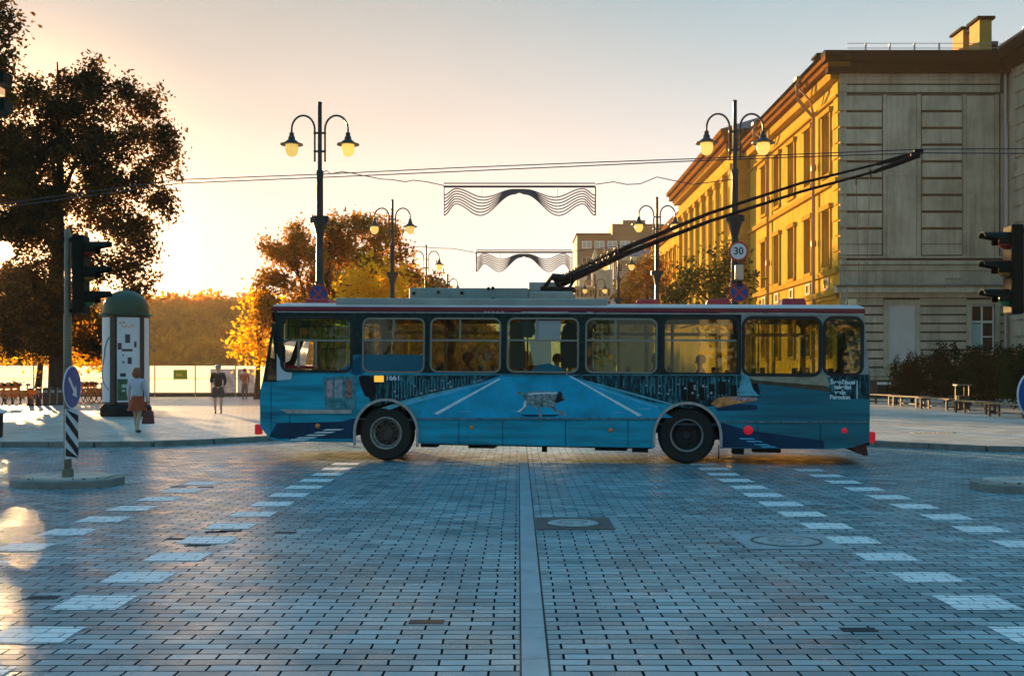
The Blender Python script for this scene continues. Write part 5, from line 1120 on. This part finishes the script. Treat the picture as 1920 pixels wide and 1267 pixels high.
MB().box((.12, .0, 2.95), (.03, .34, 1.5)).build('back_board', M_tlg, tr)
hl = thing('traffic_light', 'traffic light head jutting in at the upper left edge before the dark tree', 'traffic light', (-7.35, 15, 5.2))
hb_ = MB().box((0, 0, .36), (.2, .3, 1.1)).build('housing', M_tlg, hl, bevel=.03)
MB().prism([(.1, .42), (.34, .45), (.36, .60), (.1, .66)], lambda a, c, q: (a, -.13+q, c), .26).build('visor', M_tlg, hl); MB().prism([(.1, .02), (.36, .08), (.36, .22), (.1, .30)], lambda a, c, q: (a, -.13+q, c), .26).build('visor', M_tlg, hl)
MB().bb(.1, .26, -.1, .1, .31, .41).build('lens', mat('lens_peach', (.75, .42, .22), .2, emit=(.8, .4, .2), es=.25), hl)
MB().tube([(-.1, 0, .9), (-1.6, 0, 1.0), (-1.9, 0, .9), (-2.0, 0, .4), (-2.0, 0, -5.2)], .06, 10).build('mast_arm', M_pg, hl, smooth=True)

def arrow_sign(label, loc, rz, r=.32):
    t = thing('road_sign', label, 'road sign', loc, rz)
    b = MB(); disc(b, r, 0, .015); b.build('plate', M_swhite, t); b = MB(); disc(b, r*.94, -.004, -.001); b.build('face', M_sblue, t)
    b = MB(); s2 = r
    def poly(pts, k): b.prism(pts, lambda a, c, q: (a, -.0075+q, c), .003)
    Rm = lambda x, z: ((x*math.cos(R(-45))-z*math.sin(R(-45)))*s2, (x*math.sin(R(-45))+z*math.cos(R(-45)))*s2)
    # arrow pointing down and to one side
    sh = [(-.62, .09), (.2, .09), (.2, .30), (.68, 0), (.2, -.30), (.2, -.09), (-.62, -.09)]
    poly([Rm(x, z) for x, z in sh], 1); b.build('arrow', M_swhite, t)
    MB().bb(-.04, .04, .016, .05, -.25, .25).build('clamp', M_steel, t)
arrow_sign('round blue keep-right arrow sign on the left signal pole, seen at a slant', (-6.64, 16.28, H+(VY-726)/126), R(90))
arrow_sign('round blue arrow sign cut off by the right edge of the picture', (6.885, 14.58, H+(VY-739)/138), R(25))
hz = thing('hazard_plate', 'tall striped black and white hazard plate below the left blue sign', 'hazard marker', (-6.64, 16.26, .42), R(74))
MB().bb(-.14, .14, 0, .015, 0, .74).build('plate', M_swhite, hz)
b = MB()
for i in range(-1, 4):
    z = i*.25; pl = [(-.14, z+.30), (-.14, z+.42), (.14, z+.14), (.14, z+.02)]; pl = [(x, max(0.002, min(.738, c))) for x, c in pl]
    if pl[0][1]-pl[3][1] > .02: b.prism(pl, lambda a, c, q: (a, -.004+q, c), .003)
b.build('stripe_pattern', M_sblk, hz)
MB().bb(-.03, .03, .016, .05, .1, .6).build('clamp', M_steel, hz)

# litter bin at the left edge
lb = thing('litter_bin', 'dark litter bin with a pale lid at the left edge on the pavement', 'litter bin', (-12.62, 26.3, .11))
MB().lathe([(.18, 0), (.2, .05), (.22, .55), (.20, .6)], 16).build('drum', M_black, lb, smooth=True); MB().lathe([(.24, .58), (.25, .62), (.15, .72), (.001, .74)], 16).build('lid', M_swhite, lb, smooth=True)

# ------------------------------------------------------------ benches, bin and shrubs on the right
M_wood = mat('bench_wood', (.17, .13, .085), .7, var=.3, vs=6, bump=.3, bs=30); M_bl = mat('bench_iron', (.03, .02, .018), .6)
def bench():
    t = thing('bench', 'x', 'bench', (0, 0, 0), 0, 'backless benches before the shrubs')
    s_ = MB()
    for i in range(4): s_.bb(-.24+i*.125, -.135+i*.125, -1.15, 1.15, .42, .47)
    s_.build('seat', M_wood, t)
    for y_ in (-.9, .9): MB().bb(-.22, -.15, y_-.04, y_+.04, 0, .415).bb(.15, .22, y_-.04, y_+.04, 0, .415).bb(-.149, .149, y_-.03, y_+.03, .1, .16).bb(-.149, .149, y_-.03, y_+.03, .36, .415).build('leg_frame', M_bl, t)
    MB().bb(-.02, .02, -.86, .86, .11, .15).build('stretcher', M_bl, t)
    return t
b0 = bench()
for i, (x, y_, lab) in enumerate(((17.05, 51.2, 'farthest bench, its end just clear of the bus rear'), (17.1, 47.9, 'second bench from the bus rear'), (17.1, 44.6, 'middle bench, left of the dark litter bin'), (16.95, 40.6, 'bench right of the dark litter bin'), (16.8, 37.3, 'nearest bench, running out of the right edge'))):
    if i == 0: b0.location = (x, y_, .11); b0.rotation_euler.z = R(12); b0['label'] = lab
    else: dup(b0, (x, y_, .11), R(12), lab)
lb = thing('litter_bin', 'dark roofed litter bin standing between the benches', 'litter bin', (17.3, 42.6, .11))
MB().bb(-.22, .22, -.2, .2, .05, .62).build('drum', M_bl, lb, bevel=.03); MB().bb(-.03, .0, -.22, -.2, .3, 1.0).bb(-.28, -.24, -.03, .03, 0, 1.0).bb(.24, .28, -.03, .03, 0, 1.0).build('frame', M_bl, lb)
MB().bb(-.29, .29, -.22, .22, 1.0, 1.05).build('cover', mat('bin_cover', (.12, .12, .11), .5), lb)
pt = MB().lathe([(.26, 0), (.3, .1), (.3, .5), (.24, .55)], 14).build('planter_pot', M_black, None, smooth=True, loc=(16.4, 53.0, .11), label='small dark pot beside the farthest bench', category='planter')
def yew(label, x, y_, r, h):
    bl = []
    for i in range(44):
        a = random.uniform(0, 2*PI); q = random.uniform(0, 1)*r*.8; bl.append(((x+math.cos(a)*q, y_+math.sin(a)*q, random.uniform(.2, .68)*h), r*.42 if i % 2 else .44))
    for i in range(20):
        a = random.uniform(0, 2*PI); q = random.uniform(.1, 1)*r; hh = h*random.uniform(.75, 1.06)
        for k_ in range(4): bl.append(((x+math.cos(a)*q, y_+math.sin(a)*q, hh-k_*.16), .10+.05*k_))
    t = thing('yew_shrub', label, 'shrub', (x, y_, .1), 0, 'dark upright shrubs behind the benches')
    bl = [((c[0]-x, c[1]-y_, c[2]), q) for c, q in bl]
    mesh_obj(leaves(bl, 120, .055, spread=.06, sub=6), 'foliage', M_lf_yew, t)
    tb = MB()
    for i in range(6): a = i*PI/3; tb.tube([(0, 0, -.1), (math.cos(a)*r*.3, math.sin(a)*r*.3, h*.5), (math.cos(a)*r*.55, math.sin(a)*r*.55, h*.85)], [.04, .025, .008], 5)
    tb.build('stem', M_bark, t)
for args in (('leftmost dark shrub, its edge against the plain end wall', 19.3, 53.6, 1.0, 2.35), ('dark shrub below the blind window', 20.4, 52.2, 1.15, 2.7), ('dark shrub right of the blind window behind the middle bench', 20.4, 49.4, 1.1, 2.5),
             ('dark shrub below the real window', 22.4, 51.6, 1.2, 2.75), ('dark shrub behind the roofed litter bin', 20.0, 46.6, 1.1, 2.45), ('dark shrub below the right traffic light', 21.6, 46.8, 1.15, 2.6), ('dark shrub behind the blue sign at the right edge', 20.0, 43.0, 1.1, 2.35), ('dark shrub in the back corner of the two walls', 24.6, 51.4, 1.2, 2.6), ('low dark shrub behind the nearest bench', 19.0, 40.0, 1.0, 2.0)): yew(*args)

# ------------------------------------------------------------ share bikes and docks
M_bike = mat('bike_orange', (.75, .20, .02), .35); M_dock = mat('dock_brown', (.10, .035, .02), .5)
def bike():
    t = thing('bicycle', 'x', 'bicycle', (0, 0, 0), 0, 'orange share bicycles in their rack')
    for y_ in (-.52, .52):
        ty = MB(); ty.tube([(0, y_+.32*math.cos(2*PI*i/20), .34+.32*math.sin(2*PI*i/20)) for i in range(21)], .022, 6, False)
        w = ty.build('tyre', M_rubber, t, smooth=True)
        sp = MB()
        for i in range(8): a = PI*i/8; sp.tube([(0, y_+.3*math.cos(a), .34+.3*math.sin(a)), (0, y_-.3*math.cos(a), .34-.3*math.sin(a))], .004, 3)
        sp.build('spokes', M_steel, w)
        fn_ = MB(); fn_.tube([(0, y_+.37*math.cos(a), .34+.37*math.sin(a)) for a in [R(10+i*16) for i in range(11)]], .03, 5); fn_.build('mudguard', M_bike, t, smooth=True)
    MB().tube([(0, -.52, .34), (0, -.15, .45), (0, .12, .5), (0, .42, .8)], .035, 8).tube([(0, -.52, .34), (0, -.2, .75)], .02, 6).tube([(0, -.05, .42), (0, -.2, .92)], .03, 6).tube([(0, .52, .34), (0, .4, .98)], .025, 6).build('frame', M_bike, t, smooth=True)
    MB().ball((0, -.22, .95), .11, 10, 6, (.8, 1.3, .45)).build('saddle', M_black, t, smooth=True)
    MB().tube([(-.28, .28, 1.06), (0, .4, 1.0), (.28, .28, 1.06)], .018, 6).build('handlebar', M_black, t, smooth=True)
    MB().add([(-.17, .46, .78), (.17, .46, .78), (.17, .72, .78), (-.17, .72, .78), (-.22, .44, 1.0), (.22, .44, 1.0), (.22, .8, 1.0), (-.22, .8, 1.0)], [(0, 3, 2, 1), (0, 1, 5, 4), (1, 2, 6, 5), (2, 3, 7, 6), (3, 0, 4, 7)]).build('basket', M_bike, t)
    MB().box((0, -.5, .62), (.06, .5, .22)).build('skirt_guard', M_bike, t)
    return t
bk0 = bike(); spots = []
ra, rb = at(-30, 770, 47), at(196, 760, 53)
rdir = (Vector((rb.x, rb.y, 0))-Vector((ra.x, ra.y, 0)))
bl_ = [(.06, 'leftmost'), (.13, 'second'), (.19, 'third'), (.25, 'fourth'), (.31, 'fifth'), (.80, 'first right of the sign pole'), (.85, 'second right of the sign pole'), (.90, 'third right of the sign pole'), (.95, 'fourth right of the sign pole, beside the advertising column')]
for i, (t, w) in enumerate(bl_):
    p = Vector((ra.x, ra.y, .11))+rdir*t; lab = 'orange share bicycle in the rack, '+(w+' of the left cluster' if 'right' not in w else w)
    ang = R(62+random.uniform(-6, 6))
    if i == 0: bk0.location = p; bk0.rotation_euler.z = ang; bk0['label'] = lab
    else: dup(bk0, p, ang, lab)
dk0 = thing('dock_post', 'empty brown docking post in the bicycle rack between the two bicycle clusters', 'bike dock', (0, 0, .11), 0, 'empty docking posts of the bicycle rack')
MB().add([(-.12, -.2, 0), (.12, -.2, 0), (.12, .2, 0), (-.12, .2, 0), (-.1, -.02, .8), (.1, -.02, .8), (.1, .2, .8), (-.1, .2, .8)], [(0, 3, 2, 1), (4, 5, 6, 7), (0, 1, 5, 4), (1, 2, 6, 5), (2, 3, 7, 6), (3, 0, 4, 7)]).build('body', M_dock, dk0, bevel=.02)
MB().box((-.08, -.14, .03), (.5, .5, .05)).build('base', M_black, dk0); MB().box((0, -.06, .62), (.14, .06, .12)).build('latch', M_steel, dk0)
for i, t in enumerate((.36, .42, .48, .54, .60, .66, .71)):
    p = Vector((ra.x, ra.y, .11))+rdir*t
    lab = 'empty brown docking post of the bicycle rack, '+('first', 'second', 'third', 'fourth', 'fifth', 'sixth', 'seventh')[i]+' counted from the left cluster of bicycles'
    if i == 0: dk0.location = p; dk0.rotation_euler.z = R(28); dk0['label'] = lab
    else: dup(dk0, p, R(28), lab)

# ------------------------------------------------------------ people
M_skin = mat('skin', (.55, .33, .22), .55); M_hair_r = mat('hair_auburn', (.24, .07, .02), .6, var=.3, vs=20, bump=.5, bs=60); M_hair_d = mat('hair_dark', (.04, .025, .02), .6); M_hair_g = mat('hair_fair', (.35, .27, .18), .6)
def person(label, loc, rz, P, h=1.75, walk=.0, armL=(0, 0), armR=(0, 0), seated=False):
    """faces -y in its own frame. P: clothing dict"""
    t = thing('person', label, 'person', loc, rz); k_ = h/1.75
    s = lambda x, y, z, r: (x*k_, y*k_, z*k_, r*k_)
    J = [s(0, 0, .98, .095), s(0, .0, 1.12, .085), s(0, .005, 1.28, .095), s(0, .01, 1.40, .075), s(0, .0, 1.50, .052), s(0, -.01, 1.56, .055), s(0, -.015, 1.63, .088), s(0, -.01, 1.70, .075)]
    E = [(i, i+1) for i in range(7)]
    ft = []
    for sd in (-1, 1):
        w = walk*sd; n = len(J)
        if seated: J += [s(sd*.10, -.02, .92, .095), s(sd*.11, -.42, .95, .065), s(sd*.11, -.46, .72, .05), s(sd*.11, -.44, .52, .035), s(sd*.11, -.58, .49, .03)]
        else: J += [s(sd*.10, 0, .90, .095), s(sd*.11, -w*.22-.02, .50, .062), s(sd*.105, -w*.30+.02, .30, .052), s(sd*.10, -w*.36+.03, .07, .036), s(sd*.11, -w*.36-.12, .035, .032)]
        E += [(0, n), (n, n+1), (n+1, n+2), (n+2, n+3), (n+3, n+4)]
    for sd, (fw, bend) in ((-1, armL), (1, armR)):
        n = len(J); sh = (sd*.19, .01, 1.41)
        el = (sd*.25, .02-fw*.15, 1.14); wr = (sd*(.25-.12*bend), -.02-fw*.3-bend*.20, .90+bend*.25); hd_ = (wr[0], wr[1]-.02, wr[2]-.07+bend*.09)
        J += [s(*sh, .046), s(*el, .036), s(*wr, .026), s(*hd_, .034)]; E += [(3, n), (n, n+1), (n+1, n+2), (n+2, n+3)]
        for f in range(4):
            m_ = len(J); o = (f-1.5)*.016; J += [s(hd_[0]+o*.4, hd_[1]+o, hd_[2]-.05-.006*(f in (1, 2)), .009), s(hd_[0]-sd*.012+o*.4, hd_[1]+o, hd_[2]-.085-.008*(f in (1, 2)), .007)]; E += [(n+3, m_), (m_, m_+1)]
        m_ = len(J); J += [s(hd_[0]-sd*.01, hd_[1]-.04, hd_[2]-.02, .010), s(hd_[0]-sd*.012, hd_[1]-.055, hd_[2]-.05, .008)]; E += [(n+3, m_), (m_, m_+1)]
    body = mesh_obj(skin(J, E), 'body', M_skin, t)
    MB().ball((0, -.095*k_, 1.625*k_), .014*k_, 6, 4, (1, 1.3, 1.4)).build('nose', M_skin, t, smooth=True)
    MB().ball((-.033*k_, -.085*k_, 1.655*k_), .011*k_, 6, 4).ball((.033*k_, -.085*k_, 1.655*k_), .011*k_, 6, 4).build('eyes', M_sblk, t)
    # top: torso and sleeves
    sl_ = P.get('sleeve', 1.); n0 = 18
    TJ = [s(0, 0, .92, .17), s(0, 0, 1.12, .15), s(0, .005, 1.28, .165), s(0, .01, 1.42, .125), s(0, .005, 1.48, .075)]; TE = [(i, i+1) for i in range(4)]
    for sd, (fw, bend) in ((-1, armL), (1, armR)):
        n = len(TJ); el = (sd*.25, .02-fw*.15, 1.14); wr = (sd*(.25-.12*bend), -.02-fw*.3-bend*.20, .90+bend*.25)
        TJ += [s(sd*.19, .01, 1.41, .08), s(*el, .062)]; TE += [(3, n), (n, n+1)]
        if sl_ >= 1: TJ += [s(wr[0], wr[1], wr[2]+.03, .046)]; TE += [(n+1, n+2)]
    mesh_obj(skin(TJ, TE), 'top', P['top'], t)
    for sd in (-1, 1): 
        a = -walk*sd
        if seated: continue
        if P['kind'] == 'shorts': mesh_obj(skin([s(sd*.06, 0, .98, .13), s(sd*.10, a*.03, .85, .13), s(sd*.12, a*.15, .54, .125)], [(0, 1), (1, 2)]), 'shorts_leg', P['bottom'], t)
        sx_, sy_ = sd*.10, -walk*sd*.36*1.0
        mesh_obj(skin([s(sx_, sy_+.05, .055, .042), s(sx_+sd*.003, sy_-.04, .045, .045), s(sx_+sd*.006, sy_-.15, .035, .036)], [(0, 1), (1, 2)]), 'shoe', P['shoe'], t)
    if P['kind'] == 'skirt':
        MB().lathe([(.145*k_, .99*k_), (.17*k_, .90*k_), (.21*k_, .75*k_), (.25*k_, .60*k_), (.24*k_, .60*k_), (.16*k_, .88*k_)], 22, M=Matrix.Diagonal((1, 1.15, 1, 1))).build('skirt', P['bottom'], t, smooth=True)
    if P['kind'] == 'trousers': 
        for sd in (-1, 1): mesh_obj(skin([s(sd*.06, 0, .98, .12), s(sd*.11, walk*sd*-.20, .5, .085), s(sd*.10, walk*sd*-.34, .12, .07)], [(0, 1), (1, 2)]), 'trouser_leg', P['bottom'], t)
    hl_ = P.get('hairlen', 0.); hb2 = MB().ball((0, .012*k_, 1.675*k_), .108*k_, 14, 9, (1., 1.08, 1.0))
    if hl_: hb2.ball((0, .05*k_, 1.60*k_), .105*k_, 14, 9, (1.2, .75, 1.15))
    hb2.build('hair', P['hair'], t, smooth=True)
    return t
M_knit = mat('knit_lilac', (.52, .52, .60), .8, bump=.3); M_rust = mat('skirt_rust', (.33, .05, .012), .7, var=.3, vs=6); M_char = mat('jersey_charcoal', (.035, .022, .02), .8); M_shorts = mat('shorts_brown', (.09, .06, .055), .8, var=.3, vs=8)
M_shoe = mat('shoe_dark', (.02, .02, .02), .6); M_shoe_w = mat('shoe_grey', (.1, .1, .1), .6); M_coral = mat('top_coral', (.50, .17, .10), .8); M_bag = mat('bag_maroon', (.17, .035, .045), .5, var=.2)
person('woman with auburn hair, lilac cardigan and rust skirt walking past the advertising column', (-9.9, 28.4, .11), R(180-8), dict(top=M_knit, bottom=M_rust, shoe=M_shoe, hair=M_hair_r, kind='skirt', hairlen=1), 1.66, .5, (.2, 0), (0, 0))
wb_ = thing('handbag', 'maroon shopping bag hanging from the walking woman\'s hand', 'bag', (-9.62, 28.4, .11), R(10))
MB().prism([(-.16, .22), (.16, .22), (.13, .56), (-.10, .56)], lambda a, c, q: (a, -.05+q, c), .12).build('pouch', M_bag, wb_, bevel=.02)
MB().tube([(-.08, 0, .55), (-.05, 0, .76), (.03, 0, .80), (.09, 0, .55)], .01, 6).build('handle', M_bag, wb_)
person('man in a charcoal jersey and brown shorts standing on the bright pavement', (-11.15, 40.6, .11), R(12), dict(top=M_char, bottom=M_shorts, shoe=M_shoe, hair=M_hair_g, kind='shorts'), 1.80, .12, (0, .9), (.1, .3))
person('distant woman in a coral top and grey leggings near the white hoarding', (-14.9, 59.5, .11), R(5), dict(top=M_coral, bottom=mat('leggings', (.22, .16, .14), .8), shoe=M_shoe_w, hair=M_hair_d, kind='trousers', hairlen=0), 1.66, .25, (0, 1.), (.2, .1))
for i, (u, yy, lab, tp, hr_, rz) in enumerate(((3.0, .35, 'passenger in dark clothes seen through the second bus window', M_char, M_hair_d, 90), (3.8, .35, 'passenger in a pale shirt seen through the third bus window', M_knit, M_hair_d, 90), (7.4, .35, 'passenger in navy seen through the window left of the rear wheel', M_seat, M_hair_d, 90), (8.3, 1.95, 'passenger in coral seen deep inside the bus above the rear wheel', M_coral, M_hair_g, 90), (5.4, 1.95, 'passenger with auburn hair seen deep in the middle of the bus', M_char, M_hair_r, 90))):
    wp = BM @ Vector((u+.20, yy, 1.24-.90*.94))
    person(lab, wp, BRZ+R(-90), dict(top=tp, bottom=M_char, shoe=M_shoe, hair=hr_, kind='seated'), 1.65, 0, (.3, .6), (.3, .6), seated=True)

# ------------------------------------------------------------ what stands behind the camera (mirrored in the bus windows)
M_bh = mat('back_stone', (.30, .29, .25), .85, var=.15, vs=.3)
for nm, lab, xa, xb, ya, h_ in (('town_house', 'cream town house across the square behind the viewer, right side', 3, 34, -32, 15), ('town_house', 'pale house closing the street far behind the viewer', -7, 8, -130, 12)):
    t = thing(nm, lab, 'building'); xs2 = [xa+2+i*3.2 for i in range(int((xb-xa-2)/3.2))]
    L_ = xb-xa; hs = [[(x-xa-.65, z), (x-xa+.65, z), (x-xa+.65, z+2.3), (x-xa-.65, z+2.3)] for x in xs2 for z in (1.2, 5.0, 8.8)]
    me = sheet([(0, 0), (L_, 0), (L_, h_), (0, h_)], hs, .3); mesh_obj(me, 'wall', M_bh, t, (xa, ya-.3, 0))
    b = MB()
    for x in xs2:
        for z in (1.2, 5.0, 8.8): b.bb(x-.65, x+.65, ya-.28, ya-.25, z, z+2.3)
    b.build('glazing', M_pane, t, kind='stuff')
    b = MB()
    for z in (0.9, 4.2, 8.0, 12): b.bb(xa, xb, ya+.003, ya+.15, z, z+.25)
    b.build('string_course', M_trim, t)
    MB().bb(xa-.4, xb+.4, ya-10, ya+.5, h_, h_+.5).build('roof', M_roof, t)
for i, (x, y_, lab) in enumerate(((-9, -22, 'street tree behind the viewer, left of the avenue'), (-15, -26, 'second street tree behind the viewer'), (5.5, -27, 'street tree behind the viewer, right of the avenue'), (-20, -34, 'third street tree behind the viewer'), (-27, -30, 'fourth street tree behind the viewer'), (-33, -38, 'fifth street tree behind the viewer'), (-12, -40, 'sixth street tree behind the viewer'))):
    tree('street_tree', lab, (x, y_, 0), [((x+random.uniform(-2.8, 2.8), y_+random.uniform(-2, 2), random.uniform(2.2, 9)), random.uniform(1.6, 2.4)) for _ in range(13)], M_lf_dark if i % 2 else M_lf_gr, .25, per=7, size=.26, spread=.5, forks=4)

# ------------------------------------------------------------ evening haze
hz_ = MB().bb(-240, 240, -170, 340, -2, 60).build('haze', None if False else mat('haze_dummy', (1, 1, 1)), kind='stuff')
M_hz = bpy.data.materials.new('haze_air'); M_hz.use_nodes = True; th_ = M_hz.node_tree; th_.nodes.clear()
o_ = th_.nodes.new('ShaderNodeOutputMaterial'); v_ = th_.nodes.new('ShaderNodeVolumePrincipled'); v_.inputs['Color'].default_value = (.95, .78, .58, 1); v_.inputs['Density'].default_value = .0003; v_.inputs['Anisotropy'].default_value = .35
th_.links.new(v_.outputs[0], o_.inputs['Volume']); hz_.data.materials.clear(); hz_.data.materials.append(M_hz)
